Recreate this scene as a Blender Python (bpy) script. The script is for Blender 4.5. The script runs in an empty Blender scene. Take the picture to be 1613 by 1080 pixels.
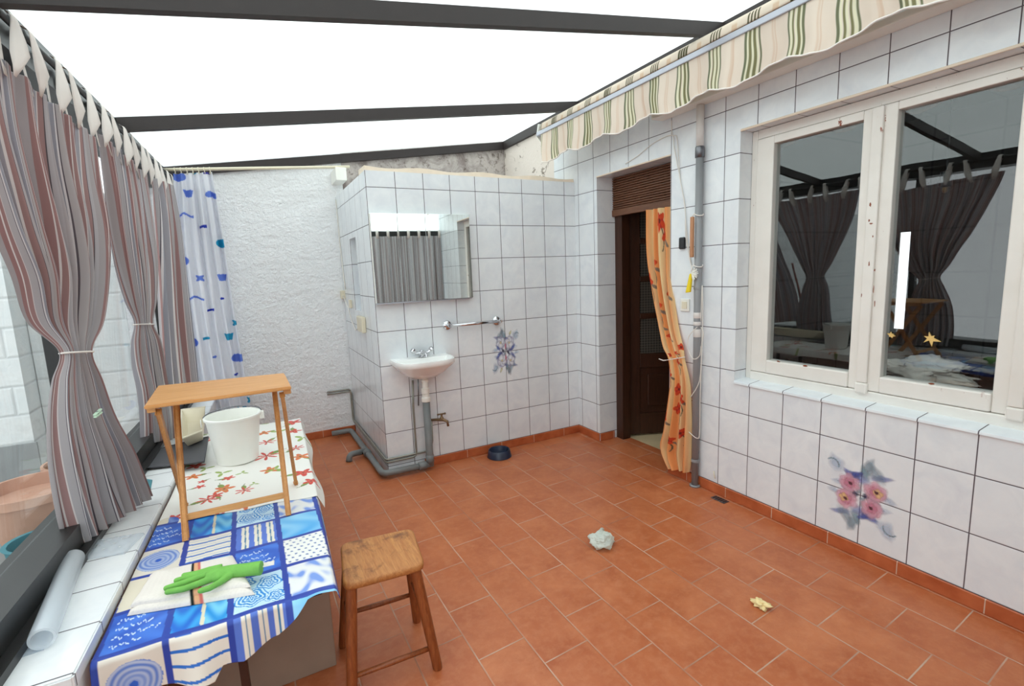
import bpy, bmesh, math, random
import numpy as np
from mathutils import Vector, Matrix
random.seed(7); rng = np.random.default_rng(7)
PI = math.pi
scn = bpy.context.scene
COL = scn.collection

# ------------------------------------------------------------------ camera
F = 774.678
CAM = np.array([-2.52179, -1.51158, 1.45882])
YAW, PIT, ROL = 0.4890, -0.1448, -0.0399
def _axes():
    cy, sy = math.cos(YAW), math.sin(YAW); cp, sp = math.cos(PIT), math.sin(PIT)
    f = np.array([sy*cp, cy*cp, sp]); r = np.array([cy, -sy, 0.]); u = np.cross(r, f)
    cr, sr = math.cos(ROL), math.sin(ROL)
    return cr*r+sr*u, -sr*r+cr*u, f
RX, UX, FX = _axes()
cam_d = bpy.data.cameras.new('camera'); cam = bpy.data.objects.new('camera', cam_d); COL.objects.link(cam)
cam_d.sensor_width = 36.0; cam_d.sensor_fit = 'HORIZONTAL'; cam_d.lens = F/1613*36; cam_d.clip_start = 0.02
m = Matrix.Identity(4)
for i in range(3):
    m[i][0], m[i][1], m[i][2], m[i][3] = RX[i], UX[i], -FX[i], CAM[i]
cam.matrix_world = m
scn.camera = cam
def ray(px, py): return ((px-806.5)*RX-(py-540)*UX)/F+FX
def on(ax, val, px, py):
    """point seen at a pixel, on the plane axis = val"""
    d = ray(px, py); return CAM+d*((val-CAM[ax])/d[ax])
XW = -3.245
def onl(d_in, px, py):
    """point on the slightly skewed left window plane, d_in metres inside it"""
    n = np.array([1., -.05, 0.]); d = ray(px, py)
    return CAM+d*((XW+d_in-n@CAM)/(n@d))
def XL(y, d=0.): return XW+.05*y+d

# ------------------------------------------------------------------ material helpers
def lin(c):
    o = []
    for v in c:
        v = v/255.
        o.append(v/12.92 if v <= .04045 else ((v+.055)/1.055)**2.4)
    return tuple(o)
class NT:
    def __init__(s, name):
        s.m = bpy.data.materials.new(name); s.m.use_nodes = True
        s.t = s.m.node_tree; s.t.nodes.clear()
        s.out = s.n('ShaderNodeOutputMaterial')
    def n(s, typ, **kw):
        nd = s.t.nodes.new(typ)
        for k, v in kw.items(): setattr(nd, k, v)
        return nd
    def put(s, sock, v):
        if isinstance(v, bpy.types.NodeSocket): s.t.links.new(v, sock)
        elif isinstance(v, (tuple, list)) and len(v) == 3 and sock.type == 'RGBA': sock.default_value = (*v, 1)
        else: sock.default_value = v
    def M(s, op, a, b=0., c=0.):
        nd = s.n('ShaderNodeMath', operation=op)
        s.put(nd.inputs[0], a); s.put(nd.inputs[1], b); s.put(nd.inputs[2], c)
        return nd.outputs[0]
    def mix(s, f, a, b, blend='MIX'):
        nd = s.n('ShaderNodeMix', data_type='RGBA', blend_type=blend)
        s.put(nd.inputs[0], f); s.put(nd.inputs[6], a); s.put(nd.inputs[7], b)
        return nd.outputs[2]
    def pos(s):
        g = s.n('ShaderNodeNewGeometry'); x = s.n('ShaderNodeSeparateXYZ'); s.t.links.new(g.outputs['Position'], x.inputs[0])
        return g.outputs['Position'], x.outputs[0], x.outputs[1], x.outputs[2]
    def vec(s, x, y, z=0.):
        c = s.n('ShaderNodeCombineXYZ'); s.put(c.inputs[0], x); s.put(c.inputs[1], y); s.put(c.inputs[2], z); return c.outputs[0]
    def noise(s, v, scale, detail=3., rough=.5, dist=0.):
        nd = s.n('ShaderNodeTexNoise'); s.put(nd.inputs['Vector'], v)
        nd.inputs['Scale'].default_value = scale; nd.inputs['Detail'].default_value = detail
        nd.inputs['Roughness'].default_value = rough; nd.inputs['Distortion'].default_value = dist
        return nd.outputs[0]
    def wn(s, v):
        nd = s.n('ShaderNodeTexWhiteNoise', noise_dimensions='3D'); s.put(nd.inputs['Vector'], v); return nd.outputs[0]
    def ramp(s, f, stops, interp='LINEAR'):
        nd = s.n('ShaderNodeValToRGB'); cr = nd.color_ramp; cr.interpolation = interp
        while len(cr.elements) < len(stops): cr.elements.new(.5)
        for e, (p, c) in zip(cr.elements, stops):
            e.position = p; e.color = (*c, 1) if len(c) == 3 else c
        s.put(nd.inputs[0], f); return nd.outputs[0]
    def remap(s, v, a, b, c=0., d=1.):
        nd = s.n('ShaderNodeMapRange'); nd.clamp = True
        s.put(nd.inputs[0], v)
        for i, q in enumerate((a, b, c, d)): nd.inputs[i+1].default_value = q
        return nd.outputs[0]
    def bump(s, h, strength=.3, dist=.01):
        nd = s.n('ShaderNodeBump'); nd.inputs['Strength'].default_value = strength; nd.inputs['Distance'].default_value = dist
        s.put(nd.inputs['Height'], h); return nd.outputs[0]
    def attr(s, name='Col'):
        nd = s.n('ShaderNodeAttribute'); nd.attribute_name = name; return nd
    def pbr(s, color, rough=.5, metal=0., spec=.5, normal=None, coat=0.):
        b = s.n('ShaderNodeBsdfPrincipled')
        s.put(b.inputs['Base Color'], color); s.put(b.inputs['Roughness'], rough); s.put(b.inputs['Metallic'], metal)
        s.put(b.inputs['Specular IOR Level'], spec)
        if coat: b.inputs['Coat Weight'].default_value = coat; b.inputs['Coat Roughness'].default_value = .08
        if normal is not None: s.put(b.inputs['Normal'], normal)
        return b.outputs[0]
    def shmix(s, f, a, b):
        nd = s.n('ShaderNodeMixShader'); s.put(nd.inputs[0], f); s.put(nd.inputs[1], a); s.put(nd.inputs[2], b); return nd.outputs[0]
    def end(s, sh): s.t.links.new(sh, s.out.inputs[0]); return s.m

def plain(name, rgb, rough=.5, metal=0., spec=.5, var=.06, scale=18., bumpy=0., coat=0.):
    """one-colour material with a little mottling"""
    t = NT(name); P, x, y, z = t.pos(); c = lin(rgb)
    n = t.noise(P, scale, 4.)
    col = t.mix(n, tuple(v*(1-var) for v in c), tuple(min(1, v*(1+var)) for v in c))
    nm = t.bump(t.noise(P, scale*4, 4.), bumpy, .005) if bumpy else None
    return t.end(t.pbr(col, rough, metal, spec, nm, coat))

def tiles(name, u, u0, w, v, v0, h, rows=True, w0=(229, 232, 234), w1=(213, 217, 223)):
    """glazed white wall tiles with dark joints; u, v in XYZ"""
    t = NT(name); P, *X = t.pos(); X = dict(zip('XYZ', X))
    def cell(a, a0, s):
        q = t.M('DIVIDE', t.M('SUBTRACT', X[a], a0), s)
        fr = t.M('FRACT', q); d = t.M('MULTIPLY', t.M('MINIMUM', fr, t.M('SUBTRACT', 1., fr)), s)
        return t.M('FLOOR', q), d
    iu, du = cell(u, u0, w)
    if rows: iv, dv = cell(v, v0, h)
    else: iv, dv = 0., 1.
    d = t.M('MINIMUM', du, dv)
    rnd = t.wn(t.vec(iu, iv, 3.3))
    nv = t.n('ShaderNodeVectorMath', operation='MULTIPLY_ADD'); t.put(nv.inputs[0], t.vec(rnd, rnd, rnd)); nv.inputs[1].default_value = (37, 19, 53); t.put(nv.inputs[2], P)
    cl = t.noise(nv.outputs[0], 9., 5., .6, .6)
    base = t.mix(t.remap(cl, .35, .75), lin(w0), lin(w1))
    base = t.mix(t.remap(rnd, 0, 1, 0, .5), base, lin((223, 226, 228)))
    g = t.remap(d, .0018, .0026, 1., 0.)
    col = t.mix(g, base, lin((84, 74, 80)))
    wob = t.M('MULTIPLY', t.noise(nv.outputs[0], 7., 2.), .25)
    hgt = t.M('ADD', t.remap(d, .001, .006), wob)
    rough = t.M('ADD', t.M('MULTIPLY', g, .5), .16)
    return t.end(t.pbr(col, rough, 0., .5, t.bump(hgt, .35, .002)))

# ------------------------------------------------------------------ mesh helpers
WL = {}
def tag(o, label=None, cat=None, group=None, kind=None):
    if label: o['label'] = label
    if cat: o['category'] = cat
    if group: o['group'] = group
    if kind: o['kind'] = kind
    return o
def thing(name, loc, label, cat, group=None):
    o = bpy.data.objects.new(name, None); COL.objects.link(o); o.location = loc; o.empty_display_size = .05
    WL[o.name] = Vector(loc)
    return tag(o, label, cat, group)
def link(name, me, mats, parent=None, smooth=False, angle=None):
    o = bpy.data.objects.new(name, me); COL.objects.link(o)
    if not isinstance(mats, (list, tuple)): mats = [mats]
    for mt in mats: me.materials.append(mt)
    n = len(me.vertices); co = np.empty(n*3); me.vertices.foreach_get('co', co); co = co.reshape(-1, 3)
    if parent is not None:
        L = WL[parent.name]; o.parent = parent
    else:
        mn, mx = co.min(0), co.max(0); L = Vector(((mn[0]+mx[0])/2, (mn[1]+mx[1])/2, mn[2])); o.location = L
    WL[o.name] = L
    co = co-np.array(L); me.vertices.foreach_set('co', co.ravel()); me.update()
    if smooth or angle:
        me.polygons.foreach_set('use_smooth', [True]*len(me.polygons))
        if angle: me.set_sharp_from_angle(angle=math.radians(angle))
    return o
class B:
    """collects shapes into one mesh"""
    def __init__(s): s.bm = bmesh.new(); s.mi = 0
    def _faces(s, fs):
        for f in fs: f.material_index = s.mi
    def box(s, a, b, bev=0., seg=2, rot=None, piv=None):
        lo = [min(p, q) for p, q in zip(a, b)]; hi = [max(p, q) for p, q in zip(a, b)]
        r = bmesh.ops.create_cube(s.bm, size=1.); vs = r['verts']
        for v in vs: v.co = Vector([lo[i]+(v.co[i]+.5)*(hi[i]-lo[i]) for i in range(3)])
        if rot is not None:
            c = Vector(piv) if piv else Vector([(p+q)/2 for p, q in zip(lo, hi)])
            for v in vs: v.co = rot @ (v.co-c)+c
        es = list({e for v in vs for e in v.link_edges})
        fs = {f for v in vs for f in v.link_faces}
        if bev > 0:
            r = bmesh.ops.bevel(s.bm, geom=es, offset=bev, segments=seg, affect='EDGES', profile=.5)
            fs = {f for f in fs if f.is_valid} | set(r['faces'])
        s._faces(fs); return s
    def bar(s, p0, p1, w, h, up=(0, 0, 1), bev=0.):
        """rectangular bar between two points; w along side, h along up"""
        p0, p1 = Vector(p0), Vector(p1); d = (p1-p0); L = d.length; d.normalize()
        side = d.cross(Vector(up)).normalized(); u = side.cross(d)
        R = Matrix((side, d, u)).transposed()
        c = (p0+p1)/2
        return s.box(c-Vector((w/2, L/2, h/2)), c+Vector((w/2, L/2, h/2)), bev, 2, R, c)
    def tube(s, pts, r, seg=10, caps=True, closed=False):
        pts = [Vector(p) for p in pts]; n = len(pts)
        rs = r if isinstance(r, (list, tuple)) else [r]*n
        rings = []; prev = None
        for i, p in enumerate(pts):
            if closed: t = pts[(i+1) % n]-pts[i-1]
            else: t = pts[min(i+1, n-1)]-pts[max(i-1, 0)]
            t = t.normalized() if t.length > 1e-9 else Vector((0, 0, 1))
            if prev is None:
                a = Vector((0, 0, 1)) if abs(t.z) < .9 else Vector((1, 0, 0)); a = (a-t*a.dot(t)).normalized()
            else: a = (prev-t*prev.dot(t)).normalized()
            prev = a; b = t.cross(a)
            rings.append([s.bm.verts.new(p+(a*math.cos(2*PI*k/seg)+b*math.sin(2*PI*k/seg))*rs[i]) for k in range(seg)])
        fs = []
        rr = list(zip(rings, rings[1:]))+([(rings[-1], rings[0])] if closed else [])
        for q, w in rr:
            for k in range(seg): fs.append(s.bm.faces.new((q[k], q[(k+1) % seg], w[(k+1) % seg], w[k])))
        if caps and not closed:
            fs.append(s.bm.faces.new(rings[0][::-1])); fs.append(s.bm.faces.new(rings[-1]))
        s._faces(fs); return s
    def cyl(s, p0, p1, r0, r1=None, seg=20): return s.tube([p0, p1], [r0, r0 if r1 is None else r1], seg)
    def lathe(s, prof, c, seg=32, axis=None, sx=1., sy=1.):
        """profile of (radius, height) turned about the vertical through c (or about axis)"""
        c = Vector(c); R = Matrix.Identity(3)
        if axis is not None: R = Vector((0, 0, 1)).rotation_difference(Vector(axis)).to_matrix()
        rings = []
        for r, z in prof:
            if r < 1e-6: rings.append([s.bm.verts.new(c+R @ Vector((0, 0, z)))])
            else: rings.append([s.bm.verts.new(c+R @ Vector((sx*r*math.cos(2*PI*k/seg), sy*r*math.sin(2*PI*k/seg), z))) for k in range(seg)])
        fs = []
        for a, b in zip(rings, rings[1:]):
            for k in range(seg):
                k2 = (k+1) % seg
                if len(a) == 1 and len(b) == 1: continue
                if len(a) == 1: fs.append(s.bm.faces.new((a[0], b[k2], b[k])))
                elif len(b) == 1: fs.append(s.bm.faces.new((a[k], a[k2], b[0])))
                else: fs.append(s.bm.faces.new((a[k], a[k2], b[k2], b[k])))
        s._faces(fs); return s
    def loft(s, rings, cap0=True, cap1=True):
        R = [[s.bm.verts.new(Vector(p)) for p in q] for q in rings]; fs = []; n = len(R[0])
        for a, b in zip(R, R[1:]):
            for k in range(n): fs.append(s.bm.faces.new((a[k], a[(k+1) % n], b[(k+1) % n], b[k])))
        if cap0: fs.append(s.bm.faces.new(R[0][::-1]))
        if cap1: fs.append(s.bm.faces.new(R[-1]))
        s._faces(fs); return s
    def prism(s, poly, d):
        """polygon (3-D points) pushed along d"""
        d = Vector(d); return s.loft([[Vector(p) for p in poly], [Vector(p)+d for p in poly]])
    def ball(s, c, r, seg=12, sc=(1, 1, 1)):
        q = bmesh.ops.create_uvsphere(s.bm, u_segments=seg, v_segments=max(6, seg//2+2), radius=r)
        for v in q['verts']: v.co = Vector((v.co.x*sc[0], v.co.y*sc[1], v.co.z*sc[2]))+Vector(c)
        s._faces({f for v in q['verts'] for f in v.link_faces}); return s
    def build(s, name, mats, parent=None, smooth=False, angle=None, normals=True):
        if normals: bmesh.ops.recalc_face_normals(s.bm, faces=s.bm.faces)
        me = bpy.data.meshes.new(name); s.bm.to_mesh(me); s.bm.free()
        return link(name, me, mats, parent, smooth, angle)
def sheet(name, P, mats, parent=None, uv=None, col=None, solid=0., wrap=False):
    """P: (rows, cols, 3) points -> smooth sheet, optional uv / colour per vertex"""
    nr, nc = P.shape[:2]; me = bpy.data.meshes.new(name)
    idx = np.arange(nr*nc).reshape(nr, nc)
    q = np.stack([idx[:-1, :-1], idx[:-1, 1:], idx[1:, 1:], idx[1:, :-1]], -1).reshape(-1, 4)
    me.from_pydata(P.reshape(-1, 3).tolist(), [], q.tolist())
    if uv is not None:
        ul = me.uv_layers.new(name='UVMap'); li = np.empty(len(me.loops), dtype=np.int32); me.loops.foreach_get('vertex_index', li)
        ul.data.foreach_set('uv', uv.reshape(-1, 2)[li].ravel().astype(np.float32))
    if col is not None:
        ca = me.color_attributes.new('Col', 'FLOAT_COLOR', 'POINT')
        c = col.reshape(-1, col.shape[-1])
        if c.shape[1] == 3: c = np.concatenate([c, np.ones((len(c), 1))], 1)
        ca.data.foreach_set('color', c.ravel().astype(np.float32))
    o = link(name, me, mats, parent, smooth=True)
    if solid:
        md = o.modifiers.new('thickness', 'SOLIDIFY'); md.thickness = solid; md.offset = 0
    return o
def blobs(name, mat, shapes, parent, to3d, lift=.0004):
    """flat painted petals: shapes = (points2d, rgb centre, rgb edge, alpha centre, alpha edge)"""
    V = []; Fc = []; C = []
    for k, (pts, c0, c1, a0, a1) in enumerate(shapes):
        ctr = np.mean(pts, 0); b = len(V); n = len(pts)
        V.append(to3d(ctr, lift+k*.00001)); C.append((*c0, a0))
        for f, cc, aa in ((.6, [(p+q)/2 for p, q in zip(c0, c1)], (a0+a1)/2+.15*a0), (1., c1, a1)):
            for p in pts: V.append(to3d(ctr+(np.array(p)-ctr)*f, lift+k*.00001)); C.append((*cc, min(1, aa)))
        for i in range(n):
            j = (i+1) % n
            Fc.append((b, b+1+i, b+1+j)); Fc.append((b+1+i, b+1+n+i, b+1+n+j, b+1+j))
    me = bpy.data.meshes.new(name); me.from_pydata([tuple(v) for v in V], [], Fc)
    ca = me.color_attributes.new('Col', 'FLOAT_COLOR', 'POINT'); ca.data.foreach_set('color', np.array(C, dtype=np.float32).ravel())
    return link(name, me, mat, parent)

# ------------------------------------------------------------------ materials
M = {}
M['tileY'] = tiles('wall_tile', 'Y', .511, .2049, 'Z', .066, .25)
M['tileX'] = tiles('wall_tile_sink', 'X', -1.7311, .2032, 'Z', .066, .25)
M['tileSide'] = tiles('wall_tile_side', 'Y', 2.0, .2032, 'Z', .066, .25)
M['tileRev'] = tiles('wall_tile_reveal', 'X', -.09, .36, 'Z', .066, .25)
M['tileSill'] = tiles('sill_tile', 'Y', .511, .2049, 'X', 0, 1, rows=False)
M['tileLedge'] = tiles('ledge_tile', 'Y', .13, .2, 'X', 0, 1, rows=False, w0=(240, 241, 241), w1=(228, 230, 233))

def floor_mat():
    t = NT('terracotta_floor_tile'); P, x, y, z = t.pos()
    q = t.M('DIVIDE', t.M('SUBTRACT', t.M('ADD', x, t.M('MULTIPLY', y, .006)), -.0225), .2072)
    r = t.M('FLOOR', q); fx = t.M('FRACT', q)
    sh = t.M('MULTIPLY', t.M('FLOORED_MODULO', r, 2.), .5)
    p = t.M('ADD', t.M('DIVIDE', t.M('SUBTRACT', t.M('SUBTRACT', y, t.M('MULTIPLY', x, .06)), .012), .309), sh)
    c = t.M('FLOOR', p); fy = t.M('FRACT', p)
    dx = t.M('MULTIPLY', t.M('MINIMUM', fx, t.M('SUBTRACT', 1., fx)), .2072)
    dy = t.M('MULTIPLY', t.M('MINIMUM', fy, t.M('SUBTRACT', 1., fy)), .309)
    d = t.M('MINIMUM', dx, dy)
    d = t.M('ADD', d, t.M('MULTIPLY', t.M('SUBTRACT', t.noise(P, 60., 2.), .5), .0015))
    rnd = t.wn(t.vec(r, c, 1.7))
    nz = t.noise(P, 5., 5., .62, .4); n2 = t.noise(P, 26., 5., .65)
    a = t.mix(t.remap(nz, .3, .72), lin((164, 84, 46)), lin((196, 118, 76)))
    a = t.mix(t.remap(rnd, 0, 1, 0, .5), a, lin((172, 88, 48)))
    a = t.mix(t.remap(n2, .45, .8, 0, .45), a, lin((206, 138, 98)))
    spk = t.remap(t.noise(P, 170., 2.), .70, .76, 0., .5)
    a = t.mix(spk, a, lin((120, 66, 44)))
    g = t.remap(d, .0016, .0032, 1., 0.)
    gc = t.mix(t.remap(t.noise(P, 3., 3.), .35, .65), lin((196, 168, 148)), lin((150, 104, 82)))
    col = t.mix(t.M('MULTIPLY', g, t.remap(t.noise(P, 4.2, 3.), .3, .6, .5, 1.)), a, gc)
    h = t.M('ADD', t.remap(d, .001, .006), t.M('MULTIPLY', n2, .3))
    rough = t.M('ADD', t.remap(n2, .3, .8, .34, .5), t.M('MULTIPLY', g, .3))
    return t.end(t.pbr(col, rough, 0., .45, t.bump(h, .3, .003)))
M['floor'] = floor_mat()
def skirting_mat(ax):
    t = NT('terracotta_skirting_'+ax); P, x, y, z = t.pos(); u = {'x': x, 'y': y}[ax]
    q = t.M('DIVIDE', t.M('ADD', u, -.135), .309); fr = t.M('FRACT', q); d = t.M('MULTIPLY', t.M('MINIMUM', fr, t.M('SUBTRACT', 1., fr)), .309)
    a = t.mix(t.remap(t.noise(P, 9., 4.), .3, .7), lin((160, 76, 40)), lin((190, 104, 64)))
    return t.end(t.pbr(t.mix(t.remap(d, .0015, .0025, 1., 0.), a, lin((198, 170, 150))), .4, 0., .45))
M['skY'] = skirting_mat('y'); M['skX'] = skirting_mat('x')
def plaster_mat(name, c0, c1, s=1.):
    t = NT(name); P, x, y, z = t.pos()
    n = t.noise(P, 42., 5., .6); n2 = t.noise(P, 15., 4., .6)
    blk = t.noise(t.vec(t.M('MULTIPLY', x, 1.5), y, t.M('MULTIPLY', z, 7.)), 2., 2.)
    h = t.M('ADD', t.M('ADD', n, t.M('MULTIPLY', n2, .7)), t.M('MULTIPLY', blk, .8))
    col = t.mix(t.remap(n2, .3, .7), lin(c0), lin(c1))
    return t.end(t.pbr(col, .75, 0., .3, t.bump(h, .8*s, .022)))
M['plaster'] = plaster_mat('rough_white_plaster', (240, 240, 241), (246, 246, 247))
def dirty_mat():
    t = NT('flaking_dirty_plaster'); P, x, y, z = t.pos()
    n = t.noise(P, 6., 6., .7, .5); n2 = t.noise(P, 24., 5., .7)
    a = t.mix(t.remap(n, .36, .58), lin((128, 116, 112)), lin((186, 176, 170)))
    a = t.mix(t.remap(n2, .56, .66, 0., .75), a, lin((88, 74, 64)))
    return t.end(t.pbr(a, .85, 0., .2, t.bump(t.M('ADD', n, n2), .7, .015)))
M['dirty'] = dirty_mat()
def flake_mat():
    t = NT('flaking_white_paint'); P, x, y, z = t.pos()
    n = t.noise(P, 7., 6., .7, .8)
    edge = t.remap(t.M('ABSOLUTE', t.M('SUBTRACT', n, .625)), .0, .015, .9, 0.)
    a = t.mix(t.remap(n, .625, .635), lin((218, 206, 196)), lin((160, 148, 136)))
    a = t.mix(edge, a, lin((84, 66, 50)))
    low = t.remap(t.M('ADD', t.M('SUBTRACT', z, t.M('MULTIPLY', y, .12)), t.M('MULTIPLY', n, .22)), 1.97, 2.08, 1., 0.)
    a = t.mix(t.M('MULTIPLY', low, .75), a, lin((112, 98, 86)))
    return t.end(t.pbr(a, .7, 0., .3, t.bump(n, .6, .02)))
M['flake'] = flake_mat()
def roof_mat():
    t = NT('opal_roof_sheet'); P, x, y, z = t.pos()
    tr = t.n('ShaderNodeBsdfTransparent'); tl = t.n('ShaderNodeBsdfTranslucent'); gl = t.n('ShaderNodeBsdfGlossy'); gl.inputs['Roughness'].default_value = .25
    n = t.noise(P, 1.3, 3.)
    t.put(tr.inputs[0], t.mix(n, (.90, .945, .93), (.95, .985, .975)))
    t.put(tl.inputs[0], t.mix(n, (.90, .945, .93), (.95, .985, .975)))
    s = t.shmix(.5, tr.outputs[0], tl.outputs[0])
    return t.end(t.shmix(.03, s, gl.outputs[0]))
M['roof'] = roof_mat()
def glass_mat(name, f0=1.0, tint=(.93, .95, .95)):
    t = NT(name)
    tr = t.n('ShaderNodeBsdfTransparent'); tr.inputs[0].default_value = (*tint, 1)
    gl = t.n('ShaderNodeBsdfGlossy'); gl.inputs['Roughness'].default_value = .0
    P, x, y, z = t.pos(); t.put(gl.inputs['Normal'], t.bump(t.noise(P, 2.5, 2.), .02, .02))
    g = t.n('ShaderNodeNewGeometry'); dt = t.n('ShaderNodeVectorMath', operation='DOT_PRODUCT')
    t.put(dt.inputs[0], g.outputs['Normal']); t.put(dt.inputs[1], g.outputs['Incoming'])
    c = t.M('SUBTRACT', 1., t.M('MINIMUM', t.M('ABSOLUTE', dt.outputs['Value']), 1.))
    fr = t.M('ADD', .042, t.M('MULTIPLY', .958, t.M('POWER', c, 5.)))
    return t.end(t.shmix(t.M('MINIMUM', t.M('MULTIPLY', fr, f0), 1.), tr.outputs[0], gl.outputs[0]))
M['glass'] = glass_mat('window_glass', 1.8); M['glassL'] = glass_mat('garden_glass', .6, (.95, .97, .97))
M['mirror'] = plain('mirror_glass', (232, 238, 236), .015, 1., .5, .0)
M['frame_dark'] = plain('dark_painted_steel', (30, 29, 29), .38, 0., .5, .15, 12.)
M['beam'] = plain('dark_roof_beam', (44, 36, 35), .5, 0., .4, .2, 14.)
def paint_mat():
    t = NT('chipped_white_gloss_paint'); P, x, y, z = t.pos()
    n = t.noise(t.vec(x, t.M('MULTIPLY', y, 1.), t.M('MULTIPLY', z, .45)), 26., 5., .65)
    k = t.noise(P, 2.2, 2.)
    chip = t.M('MULTIPLY', t.remap(n, .655, .67), t.remap(k, .52, .56))
    a = t.mix(t.noise(P, 8., 3.), lin((220, 214, 206)), lin((234, 230, 224)))
    return t.end(t.pbr(t.mix(chip, a, lin((142, 74, 48))), .35, 0., .45, t.bump(n, .06, .004)))
M['paint'] = paint_mat()
M['white_ceramic'] = plain('white_ceramic', (240, 240, 238), .1, 0., .5, .02, 6., 0., .4)
M['chrome'] = plain('chrome', (205, 205, 208), .12, 1.)
M['white_plastic'] = plain('white_plastic', (232, 230, 222), .35, 0., .5, .03)
M['cream_plastic'] = plain('cream_plastic', (222, 212, 188), .4, 0., .5, .05)
M['pvc'] = plain('grey_pvc_pipe', (138, 138, 140), .4, 0., .5, .12, 9.)
M['pvc_dark'] = plain('dark_grey_drain_pipe', (120, 122, 122), .5, 0., .4, .18, 11.)
M['painted_pipe'] = plain('white_painted_pipe', (214, 208, 204), .45, 0., .5, .08)
M['copper'] = plain('tarnished_copper_tube', (150, 148, 138), .45, .6, .5, .25, 20.)
M['brass'] = plain('tarnished_brass', (128, 104, 78), .4, .8, .5, .25, 30.)
M['peg'] = plain('pale_green_plastic', (196, 222, 196), .4)
M['black'] = plain('black_plastic', (32, 32, 34), .4)
M['navy'] = plain('navy_plastic', (38, 46, 66), .32, 0., .5, .08)
M['white_cord'] = plain('white_cable', (220, 214, 206), .5)
M['yellow'] = plain('yellow_rubber', (232, 206, 40), .5, 0., .4, .1)
M['green'] = plain('green_rubber', (118, 180, 84), .65, 0., .25, .22, 30., .3)
M['bucket'] = plain('white_plastic_bucket', (238, 238, 232), .35, 0., .5, .03)
M['metal'] = plain('galvanised_wire', (120, 120, 124), .35, .9)
M['pan'] = plain('dark_grey_metal_tray', (84, 84, 88), .5, .2, .5, .12, 25.)
M['slab'] = plain('worn_grey_stone', (148, 128, 112), .55, 0., .4, .22, 7., .15)
M['dark_wood'] = plain('dark_wood', (58, 32, 22), .5, 0., .4, .2, 10.)
M['rag'] = plain('off_white_cloth', (214, 206, 198), .9, 0., .1, .12, 14., .4)
M['teal'] = plain('teal_cloth', (84, 138, 148), .8, 0., .2, .15)
M['terracotta'] = plain('terracotta_pot', (200, 158, 136), .8, 0., .2, .15, 10.)
M['concrete'] = plain('grey_concrete', (150, 154, 154), .9, 0., .2, .2, 5., .4)
M['leaf'] = plain('weed_leaf', (120, 160, 84), .7, 0., .2, .3, 30.)
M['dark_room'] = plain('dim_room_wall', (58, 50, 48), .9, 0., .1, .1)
M['cream_tile'] = plain('cream_hall_floor', (208, 184, 146), .4, 0., .4, .18, 6.)
M['gold'] = plain('yellow_dried_leaf', (222, 186, 116), .6, 0., .3, .2, 60.)
M['peel'] = plain('pale_peel', (236, 212, 156), .6, 0., .3, .12, 50.)
M['cream'] = plain('cream_paint', (226, 210, 190), .6, 0., .3, .1)
M['grey_alu'] = plain('grey_lacquered_aluminium', (176, 178, 188), .35, .3, .5, .05)
M['lamp_glass'] = plain('lamp_bulb_glass', (200, 180, 140), .1, 0., .5, .02)
def wood_mat(name, c0, c1, c2, axis='X', scale=14., rough=.45, wear=0.):
    t = NT(name)
    tc = t.n('ShaderNodeTexCoord'); sp = t.n('ShaderNodeSeparateXYZ'); t.t.links.new(tc.outputs['Object'], sp.inputs[0])
    k = [5., 5., 5.]; k['XYZ'.index(axis)] = .45
    v = t.vec(*[t.M('MULTIPLY', sp.outputs[i], k[i]) for i in range(3)])
    n = t.noise(v, scale, 5., .6, .8); n2 = t.noise(v, scale*4, 3., .6)
    a = t.mix(t.remap(n, .3, .7), lin(c0), lin(c1)); a = t.mix(t.remap(n2, .45, .75, 0., .5), a, lin(c2))
    if wear:
        w = t.noise(tc.outputs['Object'], 7.5, 6., .68, .6)
        a = t.mix(t.remap(w, .54, .66, 0., wear), a, lin((108, 62, 38)))
    return t.end(t.pbr(a, rough, 0., .4, t.bump(n2, .1, .003)))
M['seat_wood'] = wood_mat('worn_stool_seat_wood', (196, 136, 78), (164, 100, 52), (130, 76, 42), 'Y', 10., .5, .85)
M['leg_wood'] = wood_mat('varnished_stool_leg_wood', (146, 78, 40), (112, 54, 26), (176, 108, 60), 'Z', 9., .35)
M['pine'] = wood_mat('varnished_beech_wood', (214, 158, 98), (196, 136, 76), (184, 122, 64), 'X', 8., .4)
M['pineZ'] = wood_mat('varnished_beech_leg', (210, 152, 92), (188, 128, 70), (172, 112, 58), 'Z', 8., .4)
M['shutter'] = wood_mat('brown_shutter_slat', (112, 74, 52), (92, 58, 42), (132, 92, 66), 'Y', 10., .45)
M['door_wood'] = wood_mat('dark_brown_door_wood', (66, 38, 26), (50, 28, 20), (80, 48, 32), 'Z', 8., .35)
M['stick_wood'] = wood_mat('reddish_stick_wood', (190, 140, 104), (168, 116, 82), (150, 100, 70), 'Z', 12., .6)
M['broom_wood'] = plain('red_broom_handle', (150, 72, 56), .5)
def vcol_mat(name, transl=.25, rough=.7, spec=.25, bump=0., bscale=300.):
    t = NT(name); a = t.attr().outputs['Color']
    P, x, y, z = t.pos(); nm = t.bump(t.noise(P, bscale, 2.), bump, .002) if bump else None
    b = t.pbr(a, rough, 0., spec, nm)
    if transl:
        tl = t.n('ShaderNodeBsdfTranslucent'); t.put(tl.inputs[0], a); b = t.shmix(transl, b, tl.outputs[0])
    return t.end(b)
M['oilcloth'] = vcol_mat('blue_patchwork_oilcloth', 0., .4, .4)
M['oilcloth2'] = vcol_mat('white_floral_oilcloth', 0., .42, .4)
M['voile'] = vcol_mat('orange_floral_voile', .4, .8, .1)
M['shower'] = vcol_mat('white_shower_curtain', .35, .5, .3)
M['towel'] = vcol_mat('cream_waffle_towel', 0., .95, .05, .5, 260.)
M['awning'] = vcol_mat('striped_awning_canvas', .3, .85, .1)
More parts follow.
